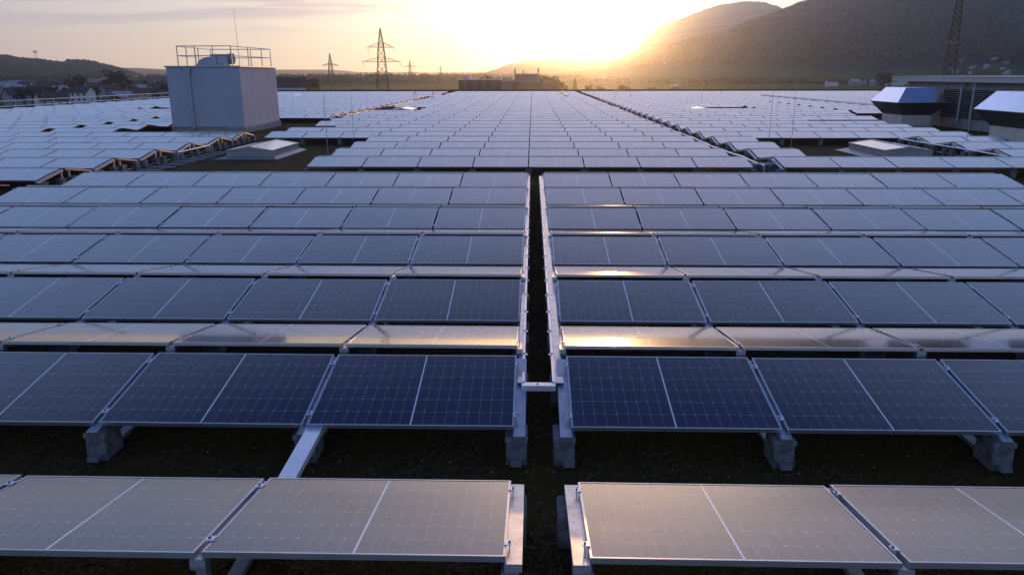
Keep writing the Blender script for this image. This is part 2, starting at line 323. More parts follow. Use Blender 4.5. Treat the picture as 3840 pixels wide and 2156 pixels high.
# front row: only its far slope is in view
run('A', 'left', XL, -1, range(3), Y1 - 0.901 - DF - DN - GR + 0.0, 0, 'f'); run('A', 'right', XR, 1, range(3), Y1 - 0.901 - DF - DN - GR, 0, 'f')
for i in range(6):
    run('A', 'left', XL, -1, range(7), Y1 + i * P_A, i + 1); run('A', 'right', XR, 1, range(7), Y1 + i * P_A, i + 1)
NB = 37
for j in range(NB):
    y = YB + j * P_B
    if j < 4: L_ = range(4)
    elif j == 6: L_ = range(6)
    elif j in (14, 15): L_ = [0, 1, 2, 3, 4]
    elif j == 13: L_ = range(5)
    elif j in (28, 29): L_ = [0, 1, 2, 3, 7]
    else: L_ = range(7)
    if j == 8: L_ = range(7)
    run('B', 'left', XL, -1, L_, y, j + 1); run('B', 'middle', XL, 1, range(4), y, j + 1)
    if j == 0: Rr = range(8)
    elif j < 4: Rr = [0, 5, 6]
    elif j == 8: Rr = range(5)
    elif j in (14, 15): Rr = [0, 1, 2] + list(range(6, 9))
    elif j < 9: Rr = range(7)
    elif j == 29: Rr = [0] + list(range(4, 12))
    elif j == 33: Rr = range(5)
    else: Rr = range(8 if j < 12 else (9 if j < 20 else 12))
    run('D', 'right', XD, 1, Rr, y, j + 1)
    if y > 56:
        run('E', 'right', XD + 0.3, 1, [k for k in range(8 if j < 12 else (9 if j < 20 else 12), 27) if not (j in (28, 29) and k > 13) and not (j < 29 and k == 12)], y, j + 1)
for i in range(11 + 27):
    y = YC + i * P_B
    if i < 6: ks = range(17)
    elif i < 8: ks = [k for k in range(5, 17)]
    elif i < 11: ks = range(4, 17)
    elif i in (15, 16): ks = list(range(0, 6)) + list(range(11, 17))
    elif i in (30, 31): ks = list(range(0, 8)) + list(range(13, 17))
    else: ks = range(17)
    run('C', 'left', XC, -1, [k for k in ks if k < 6 or not 5 < i < 12], y, i + 1)
    if 5 < i < 12: run('C', 'left', XC - 0.5, -1, [k for k in ks if k >= 6], y, i + 1)
    if i in (6, 7): run('C', 'left', XC - 0.25, -1, [4], y, i + 1)
run('C', 'left', XC, -1, range(3), YC - 3.6, 0)
def area(p):
    x, y, fc = p[:3]; T = xf(x, y, fc)
    c = [T @ Vector(q) for q in ((0, 0, 0), (PL, 0, 0), (PL, PW, 0), (0, PW, 0))]
    nrm = (c[1] - c[0]).cross(c[3] - c[0]); mid = sum(c, Vector()) / 4
    if nrm.dot(Vector((0, 0, CAM_H)) - mid) <= 0: return 0
    s = [screen(*q) for q in c]
    if any(q is None for q in s): return 0
    if max(q[0] for q in s) < 0 or min(q[0] for q in s) > 1 or min(q[1] for q in s) > 1: return 0
    s = [(min(max(a, 0), 1), min(max(b, 0), 1)) for a, b in s]
    return abs(sum(s[i][0] * s[(i + 1) % 4][1] - s[(i + 1) % 4][0] * s[i][1] for i in range(4))) / 2
panels = [(area(p),) + p for p in panels]; panels.sort(key=lambda p: -p[0])
near, far = panels[:300], panels[300:]
def colname(k): return ORD[k + 1]
proto = None
BG = 'solar panels mounted in back-to-back tents on the flat roof'
for a, x, y, fc, blk, tent, k, side in near:
    if blk == 'A':
        row = 'nearest ridge at the frame bottom' if tent == 0 else '%s ridge before the cross aisle' % ORD[tent]
        sl = 'facing viewer' if fc == 'n' else 'facing away'
        lab = 'solar panel %s, %s, %s %s of walkway' % (sl, row, ORD[k + 1], side)
        if tent == 0: lab = 'big pale solar panel facing away, nearest ridge, %s %s of walkway' % (ORD[k + 1], side)
        if tent == 1 and fc == 'f' and side == 'right' and k == 0: lab = 'grazing solar panel holding the bright orange reflection of the sun, right of walkway'
    elif blk == 'B':
        lab = 'bluish solar panel, %s ridge beyond the cross aisle, %s %s of centre seam' % (ORD[tent], ORD[k + 1], 'left' if side == 'left' else 'right')
    elif blk in 'DE':
        lab = 'bluish solar panel right of the wavy white conduit, %s ridge beyond cross aisle, %s along' % (ORD[tent], ORD[k + 1])
    else:
        lab = 'solar panel in the left field beyond gravel, %s ridge, %s leftward from its toothed end' % (ORD[tent] if tent else 'nearest', ORD[k + 1])
    if blk != 'A' and fc == 'f': lab = lab.replace('solar panel', 'rear-slope solar panel')
    if proto is None:
        proto = thing('solar_panel', lab, 'solar panel', group=BG)
        link('frame', ME_FRAME, proto); link('glass', ME_GLASS, proto)
        link('clamp', ME_CLAMP, proto, (0, 0.16, 0)); link('clamp', ME_CLAMP, proto, (0, PW - 0.16, 0)); o = proto
    else: o = copy_tree(proto); o['label'] = lab
    o.matrix_world = xf(x, y, fc)
    if blk == 'A' and side == 'left' and k == 0:     # end of the row at the walkway: clamps on the open side too
        for yy in (0.16, PW - 0.16):
            c = link('clamp', ME_CLAMP, o, (PL, yy, 0)); c.rotation_euler = (0, 0, pi)
mb = MB()
for a, x, y, fc, *_ in far:
    T = xf(x, y, fc); p = [(0, 0, 0), (PL, 0, 0), (PL, PW, 0), (0, PW, 0)]
    q = [T @ Vector((a_, b_, -FT)) for a_, b_, _c in p]; t = [T @ Vector(v) for v in p]
    o0 = len(mb.v); mb.v += [tuple(v) for v in t + q]
    mb.f += [tuple(o0 + i for i in f_) for f_ in ((0, 1, 5, 4), (1, 2, 6, 5), (2, 3, 7, 6), (3, 0, 4, 7))]; mb.mi += [1] * 4
    e = [(fw, fw), (PL - fw, fw), (PL - fw, PW - fw), (fw, PW - fw)]; inn = [tuple(T @ Vector((a_, b_, 0))) for a_, b_ in e]
    mb.v += inn
    for i in range(4): mb.f.append((o0 + i, o0 + (i + 1) % 4, o0 + 8 + (i + 1) % 4, o0 + 8 + i)); mb.mi.append(1)
    mb.quad(inn, [(0, 0), (1, 0), (1, 1), (0, 1)], 0)
tag(link('solar_panels', mb.mesh('solar_panels', [M_GLASS, M_ALU])), 'rest of the solar panels receding in rows to the far parapet', 'solar panels', kind='stuff')

# ---------------------------------------------------------------- mounting frames, ballast blocks, cable trays
def rail_mesh(which, w=0.09, off=0.0):
    m = MB(); dz = -FT - 0.032
    if which in 'nb':
        m.bar((off, -0.13, dz - 0.13 * math.tan(TN)), (off, DN + 0.03, HN + dz + 0.03 * math.tan(TN)), w, 0.05)
    return m
def slope_bar(y0, z0, y1, z1, w, off):
    return MB().bar((off, y0, z0), (off, y1, z1), w, 0.05)
def support(label, group, x, y, w=0.09, off=0.0, nearside=True, farside=True, wide=0):
    t = thing('mounting_frame', label, 'mounting frame', (x, y, 0), group); dz = -FT - 0.030; w0, o0 = w, off
    if nearside:
        w, off = (0.10, 0.024 * wide) if wide else (w0, o0)
        m = MB().bar((off, -0.07, dz - 0.07 * math.tan(TN)), (off, DN + 0.02, HN + dz + 0.02 * math.tan(TN)), w, 0.05)
        for yy in (0.2, 0.75): m.box(off - 0.012, off - 0.006, yy, yy + 0.06, yy * math.tan(TN) + dz + 0.026, yy * math.tan(TN) + dz + 0.0325, 1)
        part('rail', m, [M_GALV, M_BOLT], t)
        part('post', MB().box(-0.03, 0.03, DN - 0.07, DN - 0.01, RZ + 0.07, HN + dz - 0.03).box(-0.045, 0.045, DN - 0.1, DN + 0.02, HN + dz - 0.04, HN + dz - 0.026), M_GALV, t)
    if farside:
        y0 = DN + GR; w, off = (0.10, 0.024 * wide) if wide and not nearside else (w0, o0)
        m = MB().bar((off, y0 - 0.02, HN + dz + 0.02 * math.tan(TF)), (off, y0 + DF + 0.03, HN - HF + dz - 0.03 * math.tan(TF)), w, 0.05)
        part('rail', m, [M_GALV, M_BOLT], t)
        part('post', MB().box(-0.03, 0.03, y0 + 0.01, y0 + 0.07, RZ + 0.07, HN + dz - 0.03).box(-0.045, 0.045, y0 - 0.02, y0 + 0.1, HN + dz - 0.04, HN + dz - 0.026), M_GALV, t)
    part('base_rail', MB().box(-0.045, 0.045, -0.12 if nearside else DN + GR - 0.1, DN + GR + DF + 0.12 if farside else DN + 0.1, RZ + 0.025, RZ + 0.065), M_GALV, t)
    return t
def block_mesh(w, d, h, notch=True):
    m = MB(); m.frustum((-w / 2, w / 2, 0, d, 0), (-w / 2 + 0.008, w / 2 - 0.008, 0.008, d - 0.008, h - 0.05))
    m.box(-w / 2 - 0.003, w / 2 + 0.003, -0.003, d + 0.003, h - 0.05, h); return m.mesh('ballast_block', M_CONC)
ME_BLK = block_mesh(0.18, 0.27, 0.25)
blk0 = None
def block(label, x, y, group='concrete ballast blocks under the panel rows', z=RZ, rot=0):
    global blk0
    if blk0 is None: blk0 = link('ballast_block', ME_BLK); add_bevel(blk0, 0.012); o = blk0
    else: o = blk0.copy(); COL.objects.link(o)
    o.location = (x, y, z); o.rotation_euler = (0, 0, rot); tag(o, label, 'concrete block', group); return o
JX = [('left', k, XL - k * PX) for k in range(8)] + [('right', k, XR + k * PX) for k in range(8)]
y0row = Y1 - 0.901 - DF - DN - GR
GS = 'aluminium mounting frames under the panel tents'
for side, k, x in JX:
    s = 1 if side == 'left' else -1
    for i in range(-1, 6):
        if i == -1 and k > 2: continue
        if i > 2 and k not in (0, 7) : continue
        y = y0row if i == -1 else Y1 + i * P_A
        endw = k == 0; bdx = -0.037 if endw and side == 'right' else 0.0
        wh = 'nearest ridge at the frame bottom' if i == -1 else '%s ridge before the cross aisle' % ORD[i + 1]
        lab = ('pale end rail beside the %s edge of the walkway, %s' % (side, wh)) if endw else 'grey rail under %s panel joint %s of walkway, %s' % (ORD[k], side, wh)
        support(lab, GS, x, y, 0.06 if endw else 0.09, 0, nearside=i >= 0, wide=(s if endw and i < 1 else 0))
        wb = 'under the %s ridge' % ORD[i + 1] if i >= 0 else 'under the nearest ridge'
        pos = 'at the %s edge of the walkway' % side if endw else 'below %s joint %s of walkway' % (ORD[k], side)
        if i >= 0: block('grey concrete block %s, front foot %s' % (pos, wb) if i else 'mossy concrete block facing near gravel strip, %s' % pos, x + bdx, y - 0.05)
        block('grey concrete block %s, ridge foot %s' % (pos, wb), x + bdx, y + DN - 0.02)
        if i < 1: block('grey concrete block %s, rear foot %s' % (pos, wb), x + bdx, y + DN + GR + DF - 0.28)
# wide flat cover strip bridging the gravel between first and second rows
t = thing('cable_cover', 'wide flat white metal strip bridging the gravel strip left of the walkway', 'cable cover', (0, 0, 0))
m = MB().bar((-1.765, 4.55, -0.035), (-1.80, 5.80, -0.035), 0.125, 0.012); m.bar((-1.828, 4.55, -0.055), (-1.863, 5.80, -0.055), 0.006, 0.05); m.bar((-1.702, 4.55, -0.055), (-1.737, 5.80, -0.055), 0.006, 0.05)
part('cover_plate', m, M_TRAY, t); part('screw', MB().tube([(-1.775, 5.72, -0.03), (-1.775, 5.72, -0.024)], 0.008, 8), M_BOLT, t); part('screw', MB().tube([(-1.81, 5.72, -0.03), (-1.81, 5.72, -0.024)], 0.008, 8), M_BOLT, t)
def tray(label, x0, x1, ya, yb, side, z=0.12):
    t = thing('cable_tray', label, 'cable tray', ((x0 + x1) / 2, ya, z), 'long straight cable trays along the walkway'); w = (x1 - x0) / 2; n = yb - ya; o = w * side
    part('side_wall', MB().box(min(o, o - side * 0.022), max(o, o - side * 0.022), 0, n, -0.05, 0.0), M_TRAY, t)
    part('tray_base', MB().box(-w, w, 0, n, -0.056, -0.051), M_GALV, t)
    c = MB(); k = 0
    while k * 2.0 < n: c.box(min(-o, o - side * 0.0225), max(-o, o - side * 0.0225), k * 2.0 + 0.004, min(n, k * 2.0 + 1.996), -0.018, -0.014); k += 1
    part('cover', c, M_GALV, t)
    for q in range(1, int(n / 0.7)):
        y = q * 0.7; part('bracket', MB().box(min(o, o + side * 0.02), max(o, o + side * 0.02), y, y + 0.04, -0.02, -0.01).box(min(o - side * .022, o), max(o - side * .022, o), y, y + 0.012, 0.0005, 0.012), M_TRAY, t)
    return t
tray('straight white cable tray along the left edge of the narrow walkway', -0.124, -0.058, 6.36, 20.8, 1)
tray('straight white cable tray along the right edge of the narrow walkway', 0.194, 0.298, 6.36, 20.8, -1)
t = thing('cable_tray', 'short white cross tray joining both trays across the walkway', 'cable tray', (0, 6.28, 0.11))
part('tray_base', MB().box(-0.084, 0.221, 0, 0.078, -0.05, -0.045), M_TRAY, t)
part('cover', MB().box(-0.084, 0.221, 0, 0.078, -0.004, 0), M_TRAY, t)
part('side_wall', MB().box(-0.084, 0.221, -0.004, 0, -0.05, 0.002), M_TRAY, t); part('screw', MB().tube([(0.06, 0.04, 0), (0.06, 0.04, 0.006)], 0.008, 8), M_BOLT, t)
t = thing('cable_conduit', 'grey pipe lying under the front edge of the nearest left row', 'pipe', (0, 3.3, 0))
part('pipe', MB().tube([(-2.9, -0.12, -0.02), (-2.2, -0.1, -0.03), (-1.96, -0.1, -0.035)], 0.014, 8), M_GALV, t); part('end_cap', MB().tube([(-1.965, -0.1, -0.035), (-1.93, -0.1, -0.036)], 0.018, 8), M_BOLT, t)

# toothed ends of the other fields: frames seen end-on, with their blocks
def end_row(lbl, where, x, ys, s):
    for n, y in enumerate(ys):
        support('dark triangular %s, %s from the viewer' % (lbl, ORD[n + 1]), GS, x, y, 0.09, 0)
        if n < 7:
            for q, (dy, nm) in enumerate(((-0.02, 'front'), (DN - 0.3, 'second'), (DN + GR - 0.02, 'third'), (DN + GR + DF - 0.3, 'rear'))):
                block('grey block, %s foot, %s %s' % (nm, ORD[n + 1], where), x + 0.05 * s, y + dy)
end_row('tent end at the right rim of the left field', 'tent end of the left field rim', XC + 0.05, [YC + i * P_B for i in range(6)], 1)
end_row('tent end at left rim of the right field', 'tent end left of the right field', XD - 0.05, [YB + j * P_B for j in range(24)], -1)
end_row('tent end beside the far left aisle', 'tent end beside the far left aisle', XC + 0.06, [YC + i * P_B for i in range(11, 26)], 1)
end_row('tent end right of the right skylight', 'tent end right of the right skylight', XD + 5 * PX - 0.05, [YB + j * P_B for j in (1, 2, 3)], -1)
# front feet facing the cross aisle
for k in range(8):
    x = XL - (k - 4) * PX
    block('small grey block facing cross aisle under the central field, %s from left' % ORD[8 - k + 0] if k < 8 else '', x, YB - 0.05)
for k in range(9): block('small grey block facing cross aisle under the right field, %s from its left end' % ORD[k + 1], XD + k * PX, YB - 0.05)
block('small grey block facing cross aisle at the left end of central field', XL - 4 * PX, YB - 0.05)
for k in range(3, 0, -1): block('grey block facing the left skylight clearing, %s leftward' % ORD[k], XL - (3 + k) * PX, YB + 4 * P_B - 0.05)
for k in range(1, 6): block('grey block facing the right skylight clearing, %s from its left side' % ORD[k], XD + k * PX, YB + 4 * P_B - 0.05)

def conduit(label, x, ya, yb, z, r=0.022, sag=0.03, seg=2.85, n=6, brk=None):
    t = thing('cable_conduit', label, 'cable conduit', (x, ya, z)); p = []; m = int((yb - ya) / seg)
    for i in range(m * n + 1):
        u = i / n; p.append((0.03 * sin(u * 2.1), u * seg, -sag * sin(pi * (u % 1)) + 0.012 * sin(u * 1.7)))
    part('conduit', MB().tube(p, r, 6), M_TRAY, t); q = MB()
    for i in range(m + 1): part('bracket', MB().box(-0.03, 0.03, i * seg - 0.02, i * seg + 0.02, RZ - z + 0.0, -0.02), M_GALV, t)
    return t
conduit('long wavy white conduit along the toothed aisle left of the right field', 7.36, 24.3, 108, 0.0, 0.03)
conduit('straight white conduit along the front part of left field rim', -13.42, 24.6, 27.4, -0.02, 0.028, 0)
conduit('straight white conduit along the middle of left field rim', -13.42, 28.6, 34.3, -0.02, 0.028, 0)
conduit('white conduit beside the far left aisle, nearer piece', -13.25, 54.5, 63.2, 0.0, 0.035, 0)
conduit('white conduit beside the far left aisle, farther piece', -13.25, 71, 88.2, 0.0, 0.035, 0)
conduit('straight white conduit right of the right skylight', 16.45, 26.3, 34.9, 0.02, 0.03, 0)
t = thing('cable_tray', 'short white tray crossing the aisle beside the right field', 'cable tray', (6.98, 24.7, 0.02))
part('tray_base', MB().box(0, 0.84, 0, 0.1, -0.03, -0.025), M_TRAY, t); part('side_wall', MB().box(0, 0.84, -0.004, 0, -0.03, 0.02), M_TRAY, t); part('side_wall', MB().box(0, 0.84, 0.1, 0.104, -0.03, 0.02), M_TRAY, t)
# paving slabs in the left clearing
for i in range(9):
    o = link('paving_slab', MB().box(-0.42, 0.42, 0, 0.46, 0, 0.045).mesh('paving_slab', M_CONC) if i == 0 else slab_me, loc=(-12.95, 24.3 + i * 0.86, RZ + 0.002)); slab_me = o.data
    if i == 0: pass
    add_bevel(o, 0.01); tag(o, 'grey paving slab beside the left field rim, %s from the viewer' % ORD[i + 1], 'paving slab', 'paving slabs laid on the gravel')

# ---------------------------------------------------------------- skylights
M_SKYG = mat('skylight_glazing', (0.86, 0.87, 0.9), 0.1, 0.0, 1.0)
M_SKYF = mat('skylight_sheet', (0.30, 0.30, 0.30), 0.5, 0.35, vary=0.15, vscale=2)
def skylight(label, x, y, w=1.8, l=3.4, z=RZ):
    t = thing('skylight', label, 'skylight', (x, y, z), 'low gabled skylights between the panel fields')
    part('skirt', MB().frustum((-w / 2 - 0.45, w / 2 + 0.25, -0.3, l + 0.3, 0), (-w / 2 - 0.05, w / 2 + 0.05, -0.05, l + 0.05, 0.1)), M_SKYF, t)
    part('curb', MB().box(-w / 2, w / 2, 0, l, 0.09, 0.27), M_CONCL, t, 0.01)
    f = MB()
    for s in (-1, 1):
        f.bar((s * w / 2, 0, 0.30), (s * w / 2, l, 0.30), 0.06, 0.06)
        for yy in (0.03, l - 0.03): f.bar((s * (w / 2), yy, 0.305), (0, yy, 0.435), 0.06, 0.055)
    f.bar((0, 0, 0.445), (0, l, 0.445), 0.07, 0.05); part('frame', f, M_ALU, t)
    for s in (-1, 1):
        p = [(s * w / 2, 0.04, 0.318), (s * w / 2, l - 0.04, 0.318), (s * 0.02, l - 0.04, 0.448), (s * 0.02, 0.04, 0.448)]
        m = MB(); m.add(p, [(0, 1, 2, 3) if s < 0 else (3, 2, 1, 0)]); part('glazing', m, M_SKYG, t)
    for yy in (0.012, l - 0.012): g = MB(); g.add([(-w / 2, yy, 0.27), (w / 2, yy, 0.27), (0, yy, 0.43)], [(0, 1, 2) if yy < 1 else (2, 1, 0)]); part('gable', g, M_SKYF, t)
    return t
skylight('low gabled skylight on the gravel between left field and centre', -10.95, 29.3)
skylight('low gabled skylight with bright glazing in the right clearing', 14.35, 29.5)
skylight('distant skylight glinting left of the centre field', -10.9, 64.2)
skylight('distant skylight glinting in the right field', 14.3, 64.2)
skylight('distant skylight showing left of the grey roof box', -30.6, 64.4)
skylight('farthest small skylight left of the centre', -10.9, 102.5); skylight('farthest small skylight right of centre near the parapet', 12.6, 103.8); skylight('farthest small skylight behind the grey roof box', -33, 106.5)

# ---------------------------------------------------------------- grey penthouse box on the roof
M_CLAD = mat('grey_cladding', (0.41, 0.45, 0.52), 0.8, 0.0, 0.2, vary=0.08, vscale=0.8)
M_COPE = mat('pale_coping', (0.42, 0.43, 0.45), 0.45, 0.4)
bx0, bx1, by0, by1, bz = -20.2, -16.12, 42.8, 48.9, 3.22
t = thing('plant_room', 'tall grey metal-clad box standing on the left of the roof', 'roof box', ((bx0 + bx1) / 2, (by0 + by1) / 2, RZ))
def off(m, d): m.v = [(a - d[0], b - d[1], c - d[2]) for a, b, c in m.v]; return m
OB = ((bx0 + bx1) / 2, (by0 + by1) / 2, RZ)
part('wall', off(MB().box(bx0, bx1, by0, by1, 0.0, bz), OB), M_CLAD, t)
part('plinth', off(MB().box(bx0 - 0.05, bx1 + 0.06, by0 - 0.05, by1 + 0.05, RZ, 0.0), OB), M_CONCL, t)
part('flashing', off(MB().box(bx0 - 0.09, bx1 - 1.0, by0 - 0.12, by0 - 0.052, 0.0, 0.05), OB), M_COPE, t)
part('coping', off(MB().box(bx0 - 0.08, bx1 + 0.08, by0 - 0.08, by1 + 0.08, bz, bz + 0.07), OB), M_COPE, t, 0.01)
part('seam', off(MB().box(bx0 + 2.0, bx0 + 2.02, by0 - 0.004, by0, 0, bz), OB), M_COPE, t)
dp = part('downpipe', off(MB().tube([(-18.95, by0 - 0.08, bz - 0.3), (-18.93, by0 - 0.08, 0.1), (-18.9, by0 - 0.2, -0.1)], 0.055, 10), OB), M_COPE, t)
part('hopper', off(MB().frustum((-19.05, -18.85, by0 - 0.18, by0 - 0.01, bz - 0.36), (-19.12, -18.78, by0 - 0.2, by0 - 0.01, bz - 0.03)), OB), M_COPE, dp)
t = thing('railing', 'thin steel guard railing on top of the grey roof box', 'railing', OB)
cs = [(-19.55, 42.98), (-16.55, 42.98), (-16.3, 48.7), (-20.05, 48.7)]
for i in range(4):
    a, b = Vector(cs[i]), Vector(cs[(i + 1) % 4])
    for z in (4.33, 3.82): part('rail', off(MB().tube([(a.x, a.y, z), (b.x, b.y, z)], 0.024, 6), OB), M_GALV, t)
    for u in ((0, 0.33, 0.66) if i % 2 == 0 else (0, 0.4, 0.75)):
        p = a.lerp(b, u); part('post', off(MB().bar((p.x, p.y, bz + 0.07), (p.x, p.y, 4.33), 0.055, 0.03), OB), M_GALV, t)
t = thing('roof_fan', 'squat grey fan unit with a curved hood on the roof box', 'fan', (-18.2, 45.0, bz + 0.07))
m = MB(); prof = [(-0.95 + 0.85 * (1 - cos(a)), 0.10 + 0.42 * sin(a)) for a in [i * pi / 2 / 6 for i in range(7)]]
pts = [(x, z) for x, z in prof] + [(0.15, 0.52), (0.15, 0.10)]
m.add([(x, -0.5, z) for x, z in pts] + [(x, 0.5, z) for x, z in pts], [tuple(range(len(pts)))[::-1], tuple(range(len(pts), 2 * len(pts)))] + [(i, (i + 1) % len(pts), len(pts) + (i + 1) % len(pts), len(pts) + i) for i in range(len(pts))])
part('hood', m, M_CLAD, t); part('motor_box', MB().box(-0.2, 0.78, -0.42, 0.42, 0.12, 0.66), M_COPE, t, 0.02); part('base_plate', MB().box(-1.05, 0.95, -0.55, 0.55, 0, 0.1), M_COPE, t); part('side_duct', MB().tube([(0.7, 0, 0.4), (0.98, 0, 0.4)], 0.3, 12), M_CONCL, t)
def rod(label, x, y, z0, z1, lean=0.0, r=0.011, foot=True):
    t = thing('lightning_rod', label, 'lightning rod', (x, y, z0), 'thin lightning rods standing on the roof'); h = z1 - z0
    part('rod', MB().tube([(0, 0, 0), (lean * .4, 0, h * 0.5), (lean, 0, h)], [r * 1.25, r, r * 0.7], 5), M_GALV, t)
    if foot: part('foot', MB().frustum((-0.16, 0.16, -0.16, 0.16, 0), (-0.12, 0.12, -0.12, 0.12, 0.09)), M_CONC, t)
rod('tall thin rod rising behind the railed roof box', -18.25, 48.6, bz + 0.07, 6.6, -0.06, 0.014, False)
rod('lightning rod beside the gravel clearing left of the centre', -8.05, 29.9, RZ, 2.15); rod('lightning rod behind the left clearing, right of the nearer one', -8.5, 36.3, RZ, 2.0)
rod('left of two lightning rods in the right field', 11.1, 36.3, RZ, 2.6); rod('right of two lightning rods in the right field', 11.05, 33.0, RZ, 2.62); rod('lightning rod in front of the louvred building', 18.4, 33.0, RZ, 2.62)
rod('distant lightning rod near the far left aisle', -13.4, 49.4, RZ, 2.0); rod('small distant lightning rod right of the roof box', -16.5, 77, RZ, 2.0); rod('distant lightning rod beyond the right skylight', 16.6, 76.9, RZ, 2.3, r=0.016)
rod('far lightning rod right of the centre', 9.5, 90, RZ, 2.0, r=0.018); rod('far lightning rod further right of the centre', 12.0, 96, RZ, 2.1, r=0.018)
for n, x in enumerate((-13.75, -11.6)):
    t = thing('pipe_hoop', 'small upright hoop of pale pipe far off near the left aisle, %s one' % ('left' if n == 0 else 'right'), 'pipe hoop', (x, 91, RZ), 'twin pipe hoops')
    part('tube', MB().tube([(-0.13, 0, 0), (-0.13, 0, 1.02), (-0.06, 0, 1.1), (0.08, 0, 1.1), (0.14, 0, 1.02), (0.3, 0, 0.1)], 0.04, 6), M_GALV, t); part('cap', MB().box(-0.12, 0.12, -0.08, 0.08, 1.1, 1.17), M_TRAY, t)
t = thing('panel_gap_strip', 'narrow dark strip standing for a gap among the far panels right of centre', 'gap strip', (4.25, 98, HN)); part('channel', MB().box(-0.12, 0.12, 0, 24, -0.3, 0.03), M_BOLT, t); part('strip_edge', MB().box(0.13, 0.3, 0, 24, -0.3, 0.05), M_GALV, t)  # dark box added over the panels to stand for a gap between them

# ---------------------------------------------------------------- left roof-edge railing
t = thing('railing', 'long two-rail steel railing along the left edge of the roof', 'railing', (-45.4, 55, 0))
for z in (0.68, 0.22): part('rail', MB().tube([(0.0, 0, z), (0, 75, z)], 0.034, 6), M_TRAY, t)
for i in range(28): part('post', MB().bar((0.0, 1.2 + i * 2.72, -0.3), (0.0, 1.2 + i * 2.72, 0.68), 0.05, 0.03), M_GALV, t)

# ---------------------------------------------------------------- ventilation hoods, plant building, insulated pipe
M_HOOD = mat('bright_sheet_metal', (0.62, 0.65, 0.72), 0.22, 0.85, vary=0.05, vscale=1.5)
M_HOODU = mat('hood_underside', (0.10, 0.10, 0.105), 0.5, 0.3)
M_PLASTER = mat('pale_plaster', (0.6, 0.56, 0.5), 0.9, vary=0.15, vscale=3)
def hood(label, x0, x1, y0, y1):
    cx, cy = (x0 + x1) / 2, (y0 + y1) / 2; w, l = (x1 - x0) / 2, (y1 - y0) / 2
    t = thing('ventilation_hood', label, 'ventilation hood', (cx, cy, RZ), 'metal ventilation hoods beside the building')
    part('curb', MB().box(-w, w, -l, l, 0, 0.72), M_PLASTER, t)
    part('flashing', MB().box(-w - 0.12, w + 0.12, -l - 0.12, l + 0.12, 0, 0.12), M_COPE, t)
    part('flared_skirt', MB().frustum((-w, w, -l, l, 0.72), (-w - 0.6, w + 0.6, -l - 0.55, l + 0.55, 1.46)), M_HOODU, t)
    part('drip_edge', MB().box(-w - 0.62, w + 0.62, -l - 0.57, l + 0.57, 1.46, 1.485), M_ALU, t)
    part('cap', MB().frustum((-w - 0.61, w + 0.61, -l - 0.56, l + 0.56, 1.485), (-w + 0.02, w - 0.02, -l + 0.02, l - 0.02, 2.33)), M_HOOD, t, 0.008)
hood('shiny metal ventilation hood, wholly in view beside the louvred building', 22.35, 24.1, 47.4, 50.1)
hood('nearest shiny metal ventilation hood cut by the right frame edge', 22.15, 24.0, 35.0, 37.9)
M_BWALL = mat('grey_wall_panels', (0.30, 0.30, 0.31), 0.7, 0.05, vary=0.15, vscale=0.7)
t = thing('plant_building', 'grey rooftop building with louvres and an overhanging flat roof', 'building', (25.3, 35, RZ)); BO = (25.3, 35, RZ)
part('wall', off(MB().box(25.3, 33, 33, 53.2, RZ, 2.33), BO), M_BWALL, t)
rf = part('roof', off(MB().box(24.65, 33.6, 32.4, 54.4, 2.33, 2.62), BO), mat('fascia', (0.5, 0.48, 0.45), 0.8, vary=0.1, vscale=1.5), t); part('roof_edge', off(MB().box(24.6, 33.65, 32.35, 54.45, 2.62, 2.66), BO), M_COPE, rf)
for y in [33 + i * 2.2 for i in range(10)]:
    part('panel_joint', off(MB().box(25.292, 25.3, y, y + 0.02, RZ, 2.33), BO), M_DARK, t)
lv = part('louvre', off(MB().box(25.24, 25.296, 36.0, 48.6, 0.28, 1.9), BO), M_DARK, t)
for i in range(13): part('slat', off(MB().bar((25.2, 36.0, 0.36 + i * 0.122), (25.2, 48.6, 0.36 + i * 0.122), 0.075, 0.02, up=(0.6, 0, 0.8)), BO), M_BWALL, lv)
dp = part('downpipe', off(MB().tube([(25.12, 46.4, 2.3), (25.12, 46.4, 0.0), (24.95, 46.4, -0.2)], 0.06, 8), BO), M_GALV, t)
part('downpipe', off(MB().tube([(25.15, 45.2, 2.3), (25.15, 45.2, -0.2)], 0.045, 8), BO), M_GALV, t)
part('corner_ledge', off(MB().box(25.15, 25.29, 48.9, 53.2, 1.4, 1.5), BO), M_COPE, t)
t = thing('insulated_pipe', 'long thick pale insulated pipe running back on low supports', 'pipe', (30, 62, 0.12))
part('pipe', MB().tube([(0, 0, 0), (0, 41, 0)], 0.17, 12), mat('foil_insulation', (0.6, 0.57, 0.54), 0.5, 0.3, vary=0.15, vscale=1), t); part('flange', MB().tube([(0, 18, 0), (0, 18.3, 0)], 0.2, 12), M_GALV, t)
part('support_tray', MB().box(-0.3, 0.3, 0, 41, -0.26, -0.2), mat('rust_tray', (0.10, 0.045, 0.03), 0.8), t)
for i in range(14): part('support', MB().box(-0.35, 0.35, 0.5 + i * 3, 0.62 + i * 3, -0.45, -0.26), M_BOLT, t)

